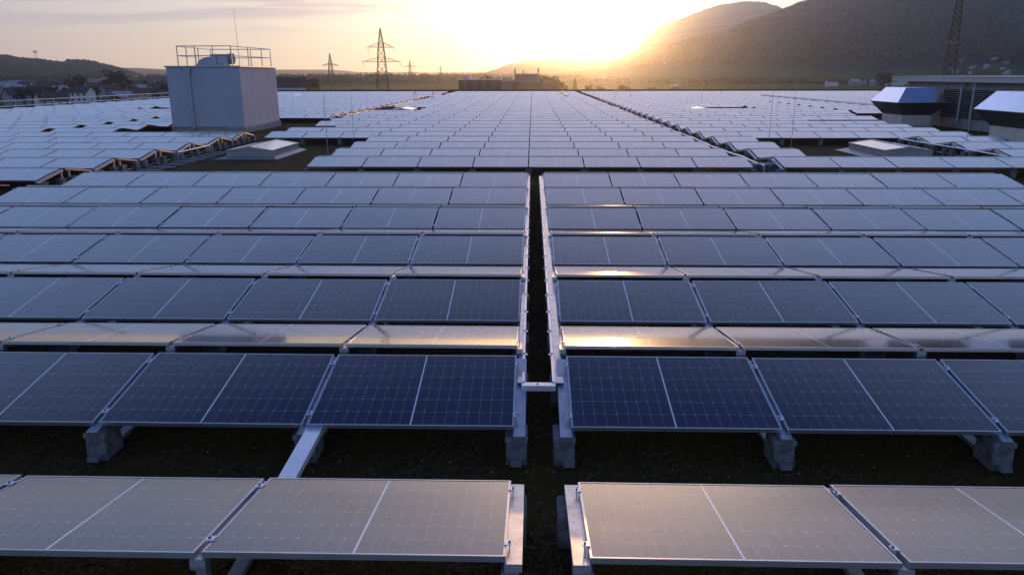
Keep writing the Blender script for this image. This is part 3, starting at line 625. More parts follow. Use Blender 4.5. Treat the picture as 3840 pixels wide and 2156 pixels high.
# ---------------------------------------------------------------- valley floor, hills, forest
def smooth(t): t = max(0.0, min(1.0, t)); return t * t * (3 - 2 * t)
def interp(tab, a):
    if a <= tab[0][0]: return tab[0][1]
    for (a0, e0), (a1, e1) in zip(tab, tab[1:]):
        if a <= a1: return e0 + (e1 - e0) * (a - a0) / (a1 - a0)
    return tab[-1][1]
HILLS = {   # name: (foot distance, ridge distance, end distance, [(azimuth, skyline elevation in degrees)])
 'near': (1500, 3000, 4400, [(-2, -0.3), (1.5, 0.02), (3.92, 0.32), (6.39, 0.78), (7.7, 1.22), (9.55, 1.73), (11.54, 2.31), (13.14, 2.52), (14.88, 3.26), (16.58, 3.79), (17.37, 4.08), (18.05, 4.36), (19.19, 4.68), (19.83, 4.87), (21.37, 5.66), (25.8, 6.83), (30.5, 7.4), (38, 7.6), (50, 6.0), (62, 3.0)]),
 'far': (4200, 6400, 8200, [(-4, 0.0), (-2.54, 0.42), (-1.95, 0.7), (-0.4, 0.97), (1.53, 1.17), (2.94, 1.2), (4.39, 1.2), (5.9, 1.3), (6.5, 1.55), (7.19, 2.13), (8.09, 3.02), (9.3, 3.45), (10.54, 3.80), (11.87, 4.32), (13.16, 4.68), (14.74, 4.83), (15.79, 4.76), (16.65, 4.5), (17.6, 4.05), (19.29, 3.6), (25, 3.0)]),
 'left': (1150, 2500, 3600, [(-62, 1.6), (-45, 1.5), (-34.46, 1.08), (-33.96, 1.03), (-33.46, 0.92), (-32.57, 0.85), (-31.54, 0.73), (-31.1, 0.67), (-30.9, 0.82), (-30.07, 0.84), (-29.52, 0.76), (-28.79, 0.53), (-28.21, 0.40), (-27.3, 0.1), (-26, -0.5)]),
 'low': (4300, 7000, 8200, [(-62, 0.9), (-40, 0.6), (-29.07, 0.46), (-27.05, 0.48), (-26.06, 0.42), (-24.98, 0.37), (-17.68, 0.37), (-14.51, 0.37), (-13.59, 0.32), (-12.66, 0.21), (-6.17, 0.18), (-2.54, 0.17), (3, 0.1)]),
}
rh = random.Random(11); WOB = [(rh.uniform(0.3, 3), rh.uniform(0, 6.28), rh.uniform(0.3, 1)) for _ in range(9)]
def wob(az, r): return sum(w * sin(az * f * 2.2 + p + r * 0.0011 * f) for f, p, w in WOB) / 9
def hill_h(name, az, r):
    r0, r1, r2, tab = HILLS[name]
    H = (CAM_H - GZ) + r1 * math.tan(R(interp(tab, az)))
    if H <= 0: return GZ - 2
    rr0 = r0 * (1 + 0.10 * wob(az * 0.5, 0))
    if r <= r1:
        s = max(0.0, (r - rr0) / (r1 - rr0)); h = H * s ** 1.25 * (1 + 0.22 * wob(az, r) * sin(pi * min(1, s)))
    else: h = H * (1 - smooth((r - r1) / (r2 - r1)))
    return GZ - 2 + 2 * min(1, max(0, (r - rr0)) / 50) + h
def ground_h(az, r): return max([GZ] + [hill_h(n, az, r) for n in HILLS])
def pol(az, r, z): return (r * sin(R(az)), r * cos(R(az)), z)
def hill_mat(name, c1, c2, meadow, mz, msoft):
    m = D.materials.new(name); m.use_nodes = True; nt = m.node_tree; L = nt.links.new; b = nt.nodes['Principled BSDF']; b.inputs['Roughness'].default_value = 1; b.inputs['Specular IOR Level'].default_value = 0.05
    geo = N(nt, 'ShaderNodeNewGeometry'); sp = N(nt, 'ShaderNodeSeparateXYZ'); L(geo.outputs['Position'], sp.inputs[0])
    n1 = N(nt, 'ShaderNodeTexNoise'); n1.inputs['Scale'].default_value = 0.022; n1.inputs['Detail'].default_value = 9; n1.inputs['Roughness'].default_value = 0.75; L(geo.outputs['Position'], n1.inputs['Vector'])
    n2 = N(nt, 'ShaderNodeTexNoise'); n2.inputs['Scale'].default_value = 0.0035; n2.inputs['Detail'].default_value = 5; L(geo.outputs['Position'], n2.inputs['Vector'])
    r1 = N(nt, 'ShaderNodeMapRange'); L(n1.outputs['Fac'], r1.inputs[0]); r1.inputs[1].default_value = 0.36; r1.inputs[2].default_value = 0.66
    mx = N(nt, 'ShaderNodeMix', data_type='RGBA'); L(r1.outputs[0], mx.inputs[0]); mx.inputs[6].default_value = (*c1, 1); mx.inputs[7].default_value = (*c2, 1)
    zz = N(nt, 'ShaderNodeMath', operation='MULTIPLY_ADD'); L(n2.outputs['Fac'], zz.inputs[0]); zz.inputs[1].default_value = msoft * 4; L(sp.outputs['Z'], zz.inputs[2])
    r2 = N(nt, 'ShaderNodeMapRange', interpolation_type='SMOOTHSTEP'); L(zz.outputs[0], r2.inputs[0]); r2.inputs[1].default_value = mz + msoft * 2.2; r2.inputs[2].default_value = mz + msoft * 1.9
    m2 = N(nt, 'ShaderNodeMix', data_type='RGBA'); L(r2.outputs[0], m2.inputs[0]); L(mx.outputs[2], m2.inputs[6]); m2.inputs[7].default_value = (*meadow, 1)
    L(m2.outputs[2], b.inputs['Base Color'])
    bp = N(nt, 'ShaderNodeBump'); bp.inputs['Strength'].default_value = 1; bp.inputs['Distance'].default_value = 12; L(n1.outputs['Fac'], bp.inputs['Height']); L(bp.outputs[0], b.inputs['Normal'])
    return m
M_HILL = hill_mat('wooded_slope', (0.044, 0.060, 0.054), (0.10, 0.12, 0.095), (0.065, 0.14, 0.045), 12, 14)
M_HILLF = hill_mat('distant_wooded_slope', (0.022, 0.028, 0.018), (0.05, 0.055, 0.03), (0.06, 0.08, 0.03), -5, 8)
for n, (r0, r1, r2, tab) in HILLS.items():
    a0, a1 = tab[0][0] - 1, tab[-1][0] + 1; na = int((a1 - a0) / 0.16); nr = 64
    vs = []; fs = []
    for i in range(na + 1):
        az = a0 + (a1 - a0) * i / na; fade = min(1, (az - a0) / 1.0, (a1 - az) / 1.0)
        for j in range(nr + 1):
            r = r0 * 0.93 + (r2 - r0 * 0.93) * j / nr; z = hill_h(n, az, r); z = GZ - 3 + (z - GZ + 3) * max(0, fade)
            if n in ('far', 'near', 'left') and z > GZ + 20: z += rh.uniform(-3.5, 3.5)
            vs.append(pol(az, r, z))
    for i in range(na):
        for j in range(nr): q = i * (nr + 1) + j; fs.append((q, q + nr + 1, q + nr + 2, q + 1))
    me = D.meshes.new('hill'); me.from_pydata(vs, [], fs); me.materials.append(M_HILLF if n in ('far', 'low') else M_HILL)
    me.polygons.foreach_set('use_smooth', [True] * len(fs)); tag(link('hill', me), kind='structure')
# valley floor with patchwork of fields
def field_mat():
    m = D.materials.new('valley_floor'); m.use_nodes = True; nt = m.node_tree; L = nt.links.new; b = nt.nodes['Principled BSDF']; b.inputs['Roughness'].default_value = 1; b.inputs['Specular IOR Level'].default_value = 0.05
    geo = N(nt, 'ShaderNodeNewGeometry'); mp = N(nt, 'ShaderNodeMapping'); L(geo.outputs['Position'], mp.inputs[0]); mp.inputs['Rotation'].default_value = (0, 0, 0.35); mp.inputs['Scale'].default_value = (0.0045, 0.011, 1)
    vo = N(nt, 'ShaderNodeTexVoronoi'); vo.distance = 'CHEBYCHEV'; vo.inputs['Scale'].default_value = 1; L(mp.outputs[0], vo.inputs['Vector'])
    sp = N(nt, 'ShaderNodeSeparateColor'); L(vo.outputs['Color'], sp.inputs[0]); r = N(nt, 'ShaderNodeValToRGB'); L(sp.outputs[0], r.inputs[0]); r.color_ramp.interpolation = 'CONSTANT'
    e = r.color_ramp.elements; e[0].color = (0.07, 0.15, 0.028, 1); e[1].position = 0.4; e[1].color = (0.05, 0.10, 0.025, 1)
    for p, c in ((0.62, (0.10, 0.16, 0.04)), (0.78, (0.12, 0.10, 0.055)), (0.9, (0.06, 0.13, 0.03))): e.new(p).color = (*c, 1)
    n1 = N(nt, 'ShaderNodeTexNoise'); n1.inputs['Scale'].default_value = 0.05; n1.inputs['Detail'].default_value = 8; L(geo.outputs['Position'], n1.inputs['Vector'])
    mx = N(nt, 'ShaderNodeMix', data_type='RGBA', blend_type='MULTIPLY'); mx.inputs[0].default_value = 0.6; L(r.outputs[0], mx.inputs[6]); L(n1.outputs['Color'], mx.inputs[7]); L(mx.outputs[2], b.inputs['Base Color']); return m
m = MB(); m.add([(-8500, -290, GZ), (8500, -290, GZ), (8500, 8390, GZ), (-8500, 8390, GZ)], [(0, 1, 2, 3)]); tag(link('ground', m.mesh('ground', field_mat())), kind='structure')

def treelet(v, f, x, y, z, r, h, con, rn):
    """a low-poly tree for woods seen from far away"""
    o = len(v); n = 5; a0 = rn.uniform(0, 6.28)
    if con:
        for k in range(n): a = a0 + 2 * pi * k / n; q = r * rn.uniform(.7, 1.15); v.append((x + cos(a) * q, y + sin(a) * q, z + h * rn.uniform(.1, .2)))
        v.append((x, y, z + h)); f += [(o + k, o + (k + 1) % n, o + n) for k in range(n)]
    else:
        for zz, rr in ((0.1, 0.75), (0.62, 1.0)):
            for k in range(n): a = a0 + zz + 2 * pi * k / n; q = r * rr * rn.uniform(.75, 1.15); v.append((x + cos(a) * q, y + sin(a) * q, z + h * zz * rn.uniform(.85, 1.15)))
        v.append((x + rn.uniform(-.2, .2) * r, y, z + h))
        f += [(o + k, o + (k + 1) % n, o + n + (k + 1) % n, o + n + k) for k in range(n)] + [(o + n + k, o + n + (k + 1) % n, o + 2 * n) for k in range(n)]
M_TREES = [mat('conifer_green', (0.042, 0.060, 0.046), 1, spec=0.05), mat('leaf_green', (0.085, 0.105, 0.065), 1, spec=0.05), mat('autumn_brown', (0.12, 0.088, 0.055), 1, spec=0.05), mat('olive_leaf', (0.085, 0.09, 0.045), 1, spec=0.05)]
def forest(name, label, spots, mats=None):
    me = D.meshes.new(name); v = []; f = []; mi = []; rn = random.Random(5)
    for x, y, z, r, h, k in spots:
        n0 = len(f); treelet(v, f, x, y, z, r, h, k == 0, rn); mi += [k] * (len(f) - n0)
    me.from_pydata(v, [], f)
    for q in mats or M_TREES: me.materials.append(q)
    me.polygons.foreach_set('material_index', mi); return tag(link(name, me), label, 'forest', kind='stuff')
rn = random.Random(21); sp = []
while len(sp) < 26000:
    az = rn.uniform(5.5, 40); r = rn.uniform(1500, 3080) if rn.random() < .8 else rn.uniform(2900, 3080); h = hill_h('near', az, r)
    if h < GZ + 30 + 34 * (wob(az * 1.3, r) + 0.4): continue
    c = rn.choice((0, 0, 1, 1, 2, 3)); sz = rn.uniform(.7, 1.25); sp.append((*pol(az, r, h - 1), 6.5 * sz * (0.7 if c == 0 else 1), (17 if c == 0 else 13) * sz, c))
forest('forest', 'dense mixed forest covering the big slope on the right', sp)
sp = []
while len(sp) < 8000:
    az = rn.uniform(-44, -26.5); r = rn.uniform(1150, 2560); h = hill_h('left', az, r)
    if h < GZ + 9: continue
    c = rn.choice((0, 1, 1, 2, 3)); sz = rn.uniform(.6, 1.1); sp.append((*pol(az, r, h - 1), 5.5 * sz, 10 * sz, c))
forest('forest', 'low wooded hill rising behind the houses on the left', sp, [mat('haze_lightened_wood', c, 1, spec=0.05) for c in ((0.08, 0.08, 0.06), (0.13, 0.13, 0.08), (0.16, 0.12, 0.09), (0.14, 0.13, 0.07))])  # lighter tree colours; haze and sky light are put into them
sp = []
for i in range(1500):    # lines of wood out on the plain
    az = rn.uniform(-27, 3.5); r = 1500 + 500 * rn.choice((0, .25, 1.1, 1.7)) + rn.uniform(-40, 40) + az * 6
    sp.append((*pol(az, r, GZ - 1), rn.uniform(6, 10), rn.uniform(9, 17) * (1 + (r - 1500) / 2500), rn.choice((1, 2, 3, 1))))
for i in range(900):
    az = rn.uniform(2, 34); r = 1380 + rn.uniform(-60, 60) + 50 * sin(az * 0.8); sp.append((*pol(az, r, GZ - 1), rn.uniform(4, 8), rn.uniform(5, 11), rn.choice((1, 2, 3, 1))))
forest('woods', 'thin lines of trees crossing the far green plain', sp)

# ---------------------------------------------------------------- trees that can be told apart
M_BARK = mat('bark', (0.05, 0.038, 0.028), 0.95)
def crown_mesh(seed, w, h, nl, ls, con=False):
    r = random.Random(seed); v = []; f = []; mi = []
    cl = [(r.uniform(-.62, .62) * w, r.uniform(-.62, .62) * w, h * r.uniform(.38, .9), r.uniform(.26, .46) * w) for _ in range(13)] + [(0, 0, h * .6, w * .6)]
    for i in range(nl):
        if con:
            z = h * r.uniform(.12, 1); q = w * (1.05 - z / h) * r.uniform(.4, 1.1); a = r.uniform(0, 6.28); c = Vector((cos(a) * q, sin(a) * q, z))
        else:
            cx, cy, cz, cr_ = r.choice(cl); d = Vector((r.gauss(0, 1), r.gauss(0, 1), r.gauss(0, 1))).normalized() * cr_ * r.uniform(.55, 1.08); c = Vector((cx + d.x, cy + d.y, cz + d.z * .8))
        a = Vector((r.gauss(0, 1), r.gauss(0, 1), r.gauss(0, 1))).normalized() * ls * r.uniform(.6, 1.3); b = a.cross(Vector((r.gauss(0, 1), r.gauss(0, 1), r.gauss(0, 1)))).normalized() * ls * .7
        o = len(v); v += [tuple(c - a), tuple(c - b), tuple(c + a), tuple(c + b)]; f.append((o, o + 1, o + 2, o + 3)); mi.append(0 if r.random() < .55 else 1)
    me = D.meshes.new('crown'); me.from_pydata(v, [], f); return me, mi
def trunk_mesh(seed, w, h):
    r = random.Random(seed); m = MB(); m.tube([(0, 0, -1), (0.1, 0, h * .3), (0, 0.1, h * .75)], [h * .03, h * .022, h * .008], 7)
    for i in range(6): a = i * 1.1 + r.random(); m.tube([(0, 0, h * (.22 + .07 * i)), (cos(a) * w * .3, sin(a) * w * .3, h * (.38 + .07 * i)), (cos(a) * w * .6, sin(a) * w * .6, h * (.46 + .07 * i))], [h * .012, h * .008, h * .003], 5)
    return m.mesh('trunk', M_BARK)
LEAF = {'green': (1, 3), 'brown': (2, 3), 'dark': (0, 1), 'olive': (3, 1)}
TREE_ME = {}
for kind, (a, b) in LEAF.items():
    for sd in range(2):
        me, mi = crown_mesh(sd * 7 + len(kind), 4.4, 11, 900, 0.42, kind == 'dark' and sd == 1); me.materials.append(M_TREES[a]); me.materials.append(M_TREES[b]); me.polygons.foreach_set('material_index', mi)
        TREE_ME[kind, sd] = (me, trunk_mesh(sd, 4.4, 11))
def tree(label, az, r, h, kind, sd=0, wide=1.0, z=None, group='trees standing in the valley'):
    z = ground_h(az, r) if z is None else z; t = thing('tree', label, 'tree', pol(az, r, z), group, rotz=az * 3.1 + h); k = h / 11; t.scale = (k * wide, k * wide, k)
    me, tr = TREE_ME[kind, sd]; link('crown', me, t); link('trunk', tr, t); return t

# ---------------------------------------------------------------- houses
WALLS = {'white': mat('white_render', (0.62, 0.62, 0.62), 0.9), 'cream': mat('cream_render', (0.5, 0.45, 0.34), 0.9), 'grey': mat('grey_render', (0.28, 0.29, 0.31), 0.9), 'ochre': mat('ochre_render', (0.42, 0.26, 0.12), 0.9), 'pinkish': mat('pinkish_render', (0.42, 0.30, 0.27), 0.9)}
ROOFS = {'dark': mat('dark_tiles', (0.055, 0.055, 0.065), 0.8, vary=0.2, vscale=2), 'brown': mat('brown_tiles', (0.10, 0.06, 0.045), 0.8, vary=0.2, vscale=2), 'red': mat('red_tiles', (0.10, 0.055, 0.045), 0.8, vary=0.2, vscale=2), 'pale': mat('pale_sheet_roof', (0.35, 0.36, 0.4), 0.5, vary=0.1)}
M_PANE = mat('window_pane', (0.03, 0.035, 0.045), 0.1, spec=0.8)
def house_parts(t, w, d, h, rh_, wm, rm, det=True):
    m = MB().box(-w / 2, w / 2, -d / 2, d / 2, -2, h); m.add([(-w / 2, -d / 2, h), (-w / 2, d / 2, h), (-w / 2, 0, h + rh_), (w / 2, -d / 2, h), (w / 2, d / 2, h), (w / 2, 0, h + rh_)], [(0, 2, 1), (3, 4, 5)])
    wl = part('wall', m, wm, t); o = 0.5; k = rh_ / (d / 2)
    m = MB()
    for s in (-1, 1):
        p = [(-w / 2 - o, s * (d / 2 + o), h - o * k), (w / 2 + o, s * (d / 2 + o), h - o * k), (w / 2 + o, 0, h + rh_ + 0.02), (-w / 2 - o, 0, h + rh_ + 0.02)]
        q = [(a, b, c + 0.22) for a, b, c in p]; m.add(p + q, [(0, 1, 2, 3), (7, 6, 5, 4), (0, 4, 5, 1), (1, 5, 6, 2), (2, 6, 7, 3), (3, 7, 4, 0)])
    rf = part('roof', m, rm, t)
    if det:
        part('chimney', MB().box(w * .2, w * .2 + 0.7, -0.3, 0.4, h + rh_ * .5, h + rh_ + 1.1), WALLS['grey'], rf)
        n = max(2, int(w / 3.2))
        for st in range(2 if h > 4.5 else 1):
            for i in range(n):
                x = -w / 2 + w * (i + .5) / n; z = 1.0 + st * 2.8
                part('window', MB().box(x - 0.55, x + 0.55, -d / 2 - 0.05, -d / 2 - 0.003, z, z + 1.35).box(x - 0.48, x + 0.48, -d / 2 - 0.06, -d / 2 - 0.052, z + .07, z + 1.28), [M_PANE], t)
        part('door', MB().box(w * .5 + 0.003, w * .5 + 0.06, -0.5, 0.5, 0, 2.1), ROOFS['brown'], t)
def towns(spec, where, n, azr, rr, seed, minsep, det_r, group, k=1.0):
    r = random.Random(seed); pts = []; tries = 0
    while len(pts) < n and tries < 9000:
        tries += 1; az = r.uniform(*azr); ds = r.uniform(*rr)
        p = pol(az, ds, 0)
        if any((p[0] - q[2]) ** 2 + (p[1] - q[3]) ** 2 < minsep ** 2 for q in pts): continue
        pts.append((az, ds, p[0], p[1], r.choice(spec)))
    cnt = {}
    for az, ds, x, y, (wn, rn_) in sorted(pts):
        cnt[wn, rn_] = cnt.get((wn, rn_), 0) + 1
        lab = '%s house with %s roof %s, %s such from left' % (wn, rn_, where, ORD[cnt[wn, rn_]])
        t = thing('house', lab, 'house', (x, y, ground_h(az, ds)), group, rotz=R(-az + r.uniform(-50, 50)))
        house_parts(t, r.uniform(9, 14) * k, r.uniform(8, 10) * k, r.choice((3.2, 5.4, 5.8)) * k, r.uniform(2.4, 3.8) * k, WALLS[wn], ROOFS[rn_], ds < det_r)
SP = [(a, b) for a in WALLS for b in ROOFS] + [('white', b) for b in ROOFS]
towns(SP, 'beyond the left railing', 88, (-36, -24.2), (440, 1150), 4, 18, 640, 'houses of the town on the left')
towns([(a, b) for a in ('white', 'cream', 'grey', 'pinkish') for b in ('dark', 'brown', 'red')], 'on the left wooded slope', 34, (-31.5, -25.5), (1200, 1900), 9, 30, 0, 'small houses on the left slope')
towns([(a, b) for a in ('white', 'cream', 'grey', 'pinkish') for b in ('dark', 'brown', 'red', 'pale')], 'on the slope behind the lattice mast', 46, (27.6, 36), (1540, 1900), 12, 24, 0, 'small houses at the foot of the big slope', 0.75)
towns([(a, b) for a in ('white', 'grey') for b in ('dark', 'brown', 'pale')], 'on the plain left of shiny hood', 14, (20.6, 27), (1000, 1350), 15, 26, 0, 'small houses on the right plain')
towns([(a, b) for a in ('white', 'cream') for b in ('dark', 'red')], 'far out on the plain', 10, (-26, 15), (1350, 2300), 18, 60, 0, 'scattered far farmhouses')
rt = random.Random(31); tl = []
for i in range(40):
    tl.append((rt.uniform(-35.5, -24.5), rt.uniform(420, 900), rt.uniform(6, 10.5), rt.choice(('green', 'brown', 'dark', 'olive', 'brown')), rt.randint(0, 1)))
tl += [(-28.4, 640, 19, 'olive', 0), (-28.0, 660, 18, 'brown', 1), (-30.6, 520, 15, 'brown', 0)]
NM = {'green': 'green', 'brown': 'reddish brown', 'dark': 'dark', 'olive': 'olive'}; cnt = {}
for az, ds, h, k, sd in sorted(tl):
    cnt[k] = cnt.get(k, 0) + 1; tree('%s tree among the houses beyond the left railing, %s such from left' % (NM[k], ORD[cnt[k]]), az, ds, h, k, sd, 1.1)
tl = [(-3.3, 520, 14.5, 'brown', 0, 1.2), (-2.1, 530, 14, 'olive', 1, 1.3), (-1.0, 520, 14, 'brown', 1, 1.2), (0.3, 500, 13.5, 'brown', 0, 1.4), (1.2, 505, 14.5, 'olive', 0, 1.3), (2.0, 500, 12.5, 'olive', 1, 1.1),
      (3.1, 620, 12, 'dark', 1, .6), (4.1, 560, 8, 'olive', 0, 1.1), (5.0, 540, 8, 'olive', 1, 1.3), (6.6, 470, 9, 'olive', 0, 1.2), (7.2, 460, 7, 'olive', 1, 1.5), (8.6, 500, 7, 'green', 0, 1.2), (9.2, 510, 6.5, 'olive', 1, 1), (10.3, 520, 7, 'green', 0, 1.1), (10.7, 520, 6, 'green', 1, 1.2), (14.2, 500, 5, 'dark', 0, .9), (18.8, 520, 6.5, 'green', 1, .9),
      (23.9, 800, 17, 'brown', 0, 1.3), (26.0, 760, 13, 'dark', 1, 1), (-17.6, 560, 11, 'dark', 0, 1), (-16.6, 600, 12.5, 'brown', 1, 1.2), (-15.8, 620, 13, 'olive', 0, 1.2), (-14.2, 480, 6.5, 'dark', 0, 1.3), (-13.2, 500, 6, 'green', 1, 1.4), (-12.6, 520, 6, 'green', 0, 1.4), (-9.3, 450, 4.5, 'dark', 0, 1.6), (-8.5, 455, 4.5, 'dark', 1, 1.6)]
for n, (az, ds, h, k, sd, w) in enumerate(tl):
    side = 'behind the brown factory' if n < 6 else ('right of the brown factory' if n < 17 else ('near the right hood' if n < 19 else 'between roof box and factory'))
    i0 = (0, 6, 17, 19)[0 if n < 6 else (1 if n < 17 else (2 if n < 19 else 3))]
    tree('%s tree beyond the far parapet %s, %s there' % (NM[k], side, ORD[n - i0 + 1]), az, ds, h, k, sd, w)

# ---------------------------------------------------------------- far factory and sheds
M_FAC = mat('factory_wall', (0.10, 0.085, 0.075), 0.7, vary=0.3, vscale=0.15); M_FACL = mat('factory_grey', (0.19, 0.17, 0.17), 0.7)
t = thing('factory', 'long dark brown factory with a raised block and flue stacks beyond the parapet', 'factory', pol(-1.9, 455, GZ), rotz=R(2)); 
part('wall', MB().box(-28, -3, 0, 30, 0, 11.8), M_FAC, t); part('wall', MB().box(-3, 3.4, -2, 30, 0, 11.2), M_FACL, t); part('wall', MB().box(3.4, 28, 2, 26, 0, 10.6), M_FAC, t)
for i in range(9): part('pilaster', MB().box(-27 + i * 2.7, -26.5 + i * 2.7, -0.3, -0.01, 0, 11.4), M_FACL if i % 2 else M_BOLT, t)
part('eave', MB().box(-28.5, -2.8, -0.8, 30.3, 11.8, 12.25), M_COPE, t)
rb = part('raised_block', MB().box(5.5, 18.5, 4, 18, 10.6, 15.0), M_FACL, t); part('eave', MB().box(5.2, 18.8, 3.7, 18.3, 15.0, 15.3), M_COPE, rb)
for x in (5.0, 9.6, 18.6): part('flue', MB().tube([(x, 6, 10.6), (x, 6, 18.4 if x != 9.6 else 17.2)], 0.42, 8), M_GALV, t)
for x, w in ((-25, 3.4), (-14, 1.4), (-9, 1.8), (-6, 2.4), (-1, 2.0), (1.5, 1.6)): part('roof_unit', MB().box(x, x + w, 8, 10, 11.2, 12.9 + w * .25), M_COPE if w > 2 else M_GALV, t)
def shed(label, az, r, w, d, h, wm, rot=0, roof=0.6):
    t = thing('shed', label, 'shed', pol(az, r, GZ), 'low sheds beyond the far parapet', rotz=R(-az + rot)); part('wall', MB().box(-w / 2, w / 2, 0, d, 0, h), wm, t); part('roof', MB().box(-w / 2 - .3, w / 2 + .3, -.3, d + .3, h, h + roof * .5), ROOFS['pale'], t)
    for i in range(int(w / 6)): part('window', MB().box(-w / 2 + 2 + i * 6, -w / 2 + 4.5 + i * 6, -0.08, -0.01, h * .45, h * .75), M_PANE, t)
shed('low grey shed with pale roof edge right of the grey roof box', -16.2, 330, 42, 20, 6.8, WALLS['grey'])
shed('small golden shed front catching the light near the smaller pylon', -13.95, 318, 4.8, 8, 7.0, WALLS['ochre'])
shed('long low pale roof left of the large pylon', -12.9, 380, 40, 12, 5.4, WALLS['grey']); shed('tiny pale kiosk left of the large pylon foot', -11.95, 372, 3.0, 4, 6.2, WALLS['cream']); shed('second tiny pale kiosk near the large pylon foot', -11.45, 372, 2.4, 4, 6.0, WALLS['cream'])
shed('long white greenhouse roof right of the factory', 3.0, 420, 22, 18, 4.9, WALLS['white']); shed('low white shed beyond the trees on the far meadow', 10.2, 1000, 9, 6, 2.6, WALLS['white']); shed('low barn hidden by glare right of the factory', 5.6, 450, 30, 12, 4.7, WALLS['pinkish'])
t = thing('house', 'large white house with a brown hipped roof right of the roof box', 'house', pol(-17.6, 420, GZ), 'houses of the town on the left', rotz=R(20)); house_parts(t, 19, 13, 9, 4.6, WALLS['white'], ROOFS['brown'])
t = thing('lookout_mast', 'tiny lookout platform on a pole above the left hill', 'lookout mast', pol(-32.6, 2480, ground_h(-32.6, 2480)))
part('pole', MB().tube([(0, 0, -3), (0, 0, 24)], 0.5, 6), M_BOLT, t); part('platform', MB().box(-3.5, 3.5, -2, 2, 22.5, 24).box(-3.5, -2.7, -2, 2, 24, 28).box(2.7, 3.5, -2, 2, 24, 28).box(-3.5, 3.5, -2, 2, 27.2, 28), M_BOLT, t)

# ---------------------------------------------------------------- pylons, mast, wires
M_PYL = mat('weathered_lattice_steel', (0.06, 0.05, 0.042), 0.8, 0.0)
def lattice(m, prof, bt, panels_n, br=0.6):
    def at(z):
        for (z0, w0), (z1, w1) in zip(prof, prof[1:]):
            if z <= z1: return w0 + (w1 - w0) * (z - z0) / (z1 - z0)
        return prof[-1][1]
    z = prof[0][0]; zt = prof[-1][0]; zs = [z]
    while z < zt - 0.8: z += max(at(z) * panels_n, 1.0); zs.append(min(z, zt))
    c = [(-1, -1), (1, -1), (1, 1), (-1, 1)]
    for z0, z1 in zip(zs, zs[1:]):
        a, b = at(z0) / 2, at(z1) / 2
        for i in range(4):
            p, q = c[i], c[(i + 1) % 4]
            m.bar((p[0] * a, p[1] * a, z0), (p[0] * b, p[1] * b, z1), bt); m.bar((p[0] * a, p[1] * a, z0), (q[0] * b, q[1] * b, z1), bt * br); m.bar((q[0] * a, q[1] * a, z0), (p[0] * b, p[1] * b, z1), bt * br); m.bar((p[0] * b, p[1] * b, z1), (q[0] * b, q[1] * b, z1), bt * br)
def pylon(label, az, r, arms, top, base_w=8.5, bt=0.30, rot=8, group='lattice power pylons'):
    t = thing('power_pylon', label, 'pylon', pol(az, r, GZ), group, rotz=R(-az + rot)); m = MB(); H = top - GZ
    lattice(m, [(0, base_w), (H * .62, base_w * .56), (H * .76, base_w * .42), (H, 0.5)], bt, 0.95); part('tower', m, M_PYL, t)
    for z, w in arms:
        m = MB(); zz = z - GZ; rise = 3.2
        for s in (-1, 1):
            for y in (-1, 1): m.bar((0, y * 1.6, zz), (s * w, 0, zz - 0.2), bt * .8); m.bar((s * 1.4, y * 1.4, zz + rise), (s * w, 0, zz), bt * .7)
            for q in range(1, 5):
                x = w * q / 5; y = 1.6 * (1 - q / 5); m.bar((s * x, y, zz), (s * x, y, zz + rise * (1 - q / 5)), bt * .5); m.bar((s * x, -y, zz), (s * (x - w / 5), y, zz), bt * .5); m.bar((s * x, y, zz), (s * (x - w / 5), y, zz + rise * (1 - (q - 1) / 5)), bt * .5)
        ar = part('crossarm', m, M_PYL, t)
        for s in (-1, 1): part('insulator', MB().tube([(s * (w - .3), 0, zz - 0.2), (s * (w - .3), 0, zz - 3.4)], 0.16, 6), M_BOLT, ar)
    return t
pylon('large lattice power pylon standing against the yellow sky', -10.9, 575, ((21.9, 9.5), (12.0, 13.6), (2.2, 11)), 34.7, 8.6, 0.30)
pylon('smaller lattice pylon between the roof box and the large pylon', -14.5, 1230, ((17.0, 12.5), (0.6, 21.5)), 34.5, 9, 0.6)
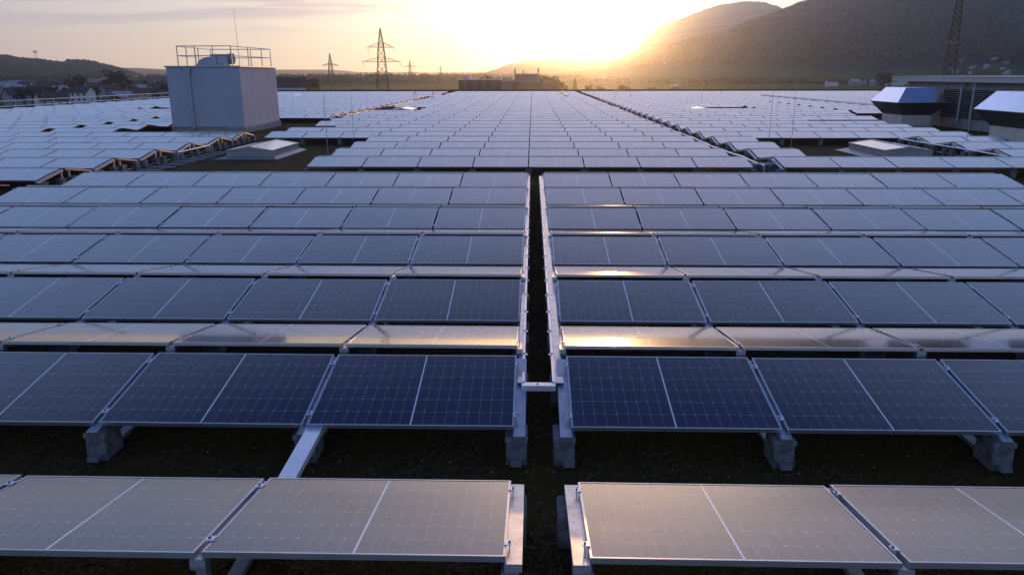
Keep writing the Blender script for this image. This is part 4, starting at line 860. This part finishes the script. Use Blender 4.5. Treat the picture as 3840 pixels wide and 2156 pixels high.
pylon('faint distant pylon right of the large pylon', -8.9, 2100, ((24, 17), (8, 20)), 40, 9, 0.7); pylon('very faint farthest pylon left of the factory', -6.7, 3000, ((26, 15), (10, 18)), 38, 9, 0.8)
t = thing('lattice_mast', 'tall slender dark lattice mast rising behind the louvred building', 'mast', pol(27.59, 300, GZ), rotz=R(-25)); m = MB()
lattice(m, [(0, 4.6), (14.8, 3.5), (38.5, 1.75), (52, 1.3)], 0.25, 0.8, 0.55); part('tower', m, M_PYL, t)
part('platform', MB().box(-1.3, 1.3, -1.3, 1.3, 38.4, 39.0), M_BOLT, t); part('ring', MB().box(-1.45, 1.45, -1.45, 1.45, 24.4, 24.9).box(-2, -1.4, -.4, .4, 24.4, 25.2), mat('yellow_bracket', (0.4, 0.28, 0.08), 0.7), t); part('ring', MB().box(-1.3, 1.3, -1.3, 1.3, 31.4, 31.9), mat('rust_bracket', (0.2, 0.09, 0.05), 0.7), t)
for n, (z0, z1, dz) in enumerate(((44, 36, 9), (40, 24, 8), (37.5, 24, 9), (35, 12, 8))):
    a = Vector(pol(27.5 - n * 0.1, 300, z0 + GZ)); b = Vector(pol(-8.9, 2100, z1)); pts = []
    for i in range(41): u = i / 40; p = a.lerp(b, u); p.z -= dz * 4 * u * (1 - u) * 0.4; pts.append(p - a)
    t = link('power_line', MB().tube(pts, [0.03 + 0.10 * i / 40 for i in range(41)], 4).mesh('power_line', M_BOLT), loc=tuple(a)); tag(t, 'thin power line crossing the big slope, %s from the top' % ORD[n + 1], 'power line', 'power lines crossing the valley')

# ---------------------------------------------------------------- haze
m = MB().box(-8600, 8600, -300, 8400, GZ - 1.5, 760); hm = D.materials.new('haze'); hm.use_nodes = True; nt = hm.node_tree; nt.nodes.clear()
ho = N(nt, 'ShaderNodeOutputMaterial'); pv = N(nt, 'ShaderNodeVolumePrincipled'); nt.links.new(pv.outputs[0], ho.inputs['Volume'])
pv.inputs['Color'].default_value = (0.70, 0.80, 1.0, 1); pv.inputs['Density'].default_value = HAZE_DENS; pv.inputs['Anisotropy'].default_value = HAZE_G
tag(link('haze', m.mesh('haze', hm)), 'thin evening haze filling the valley', 'haze', kind='stuff')
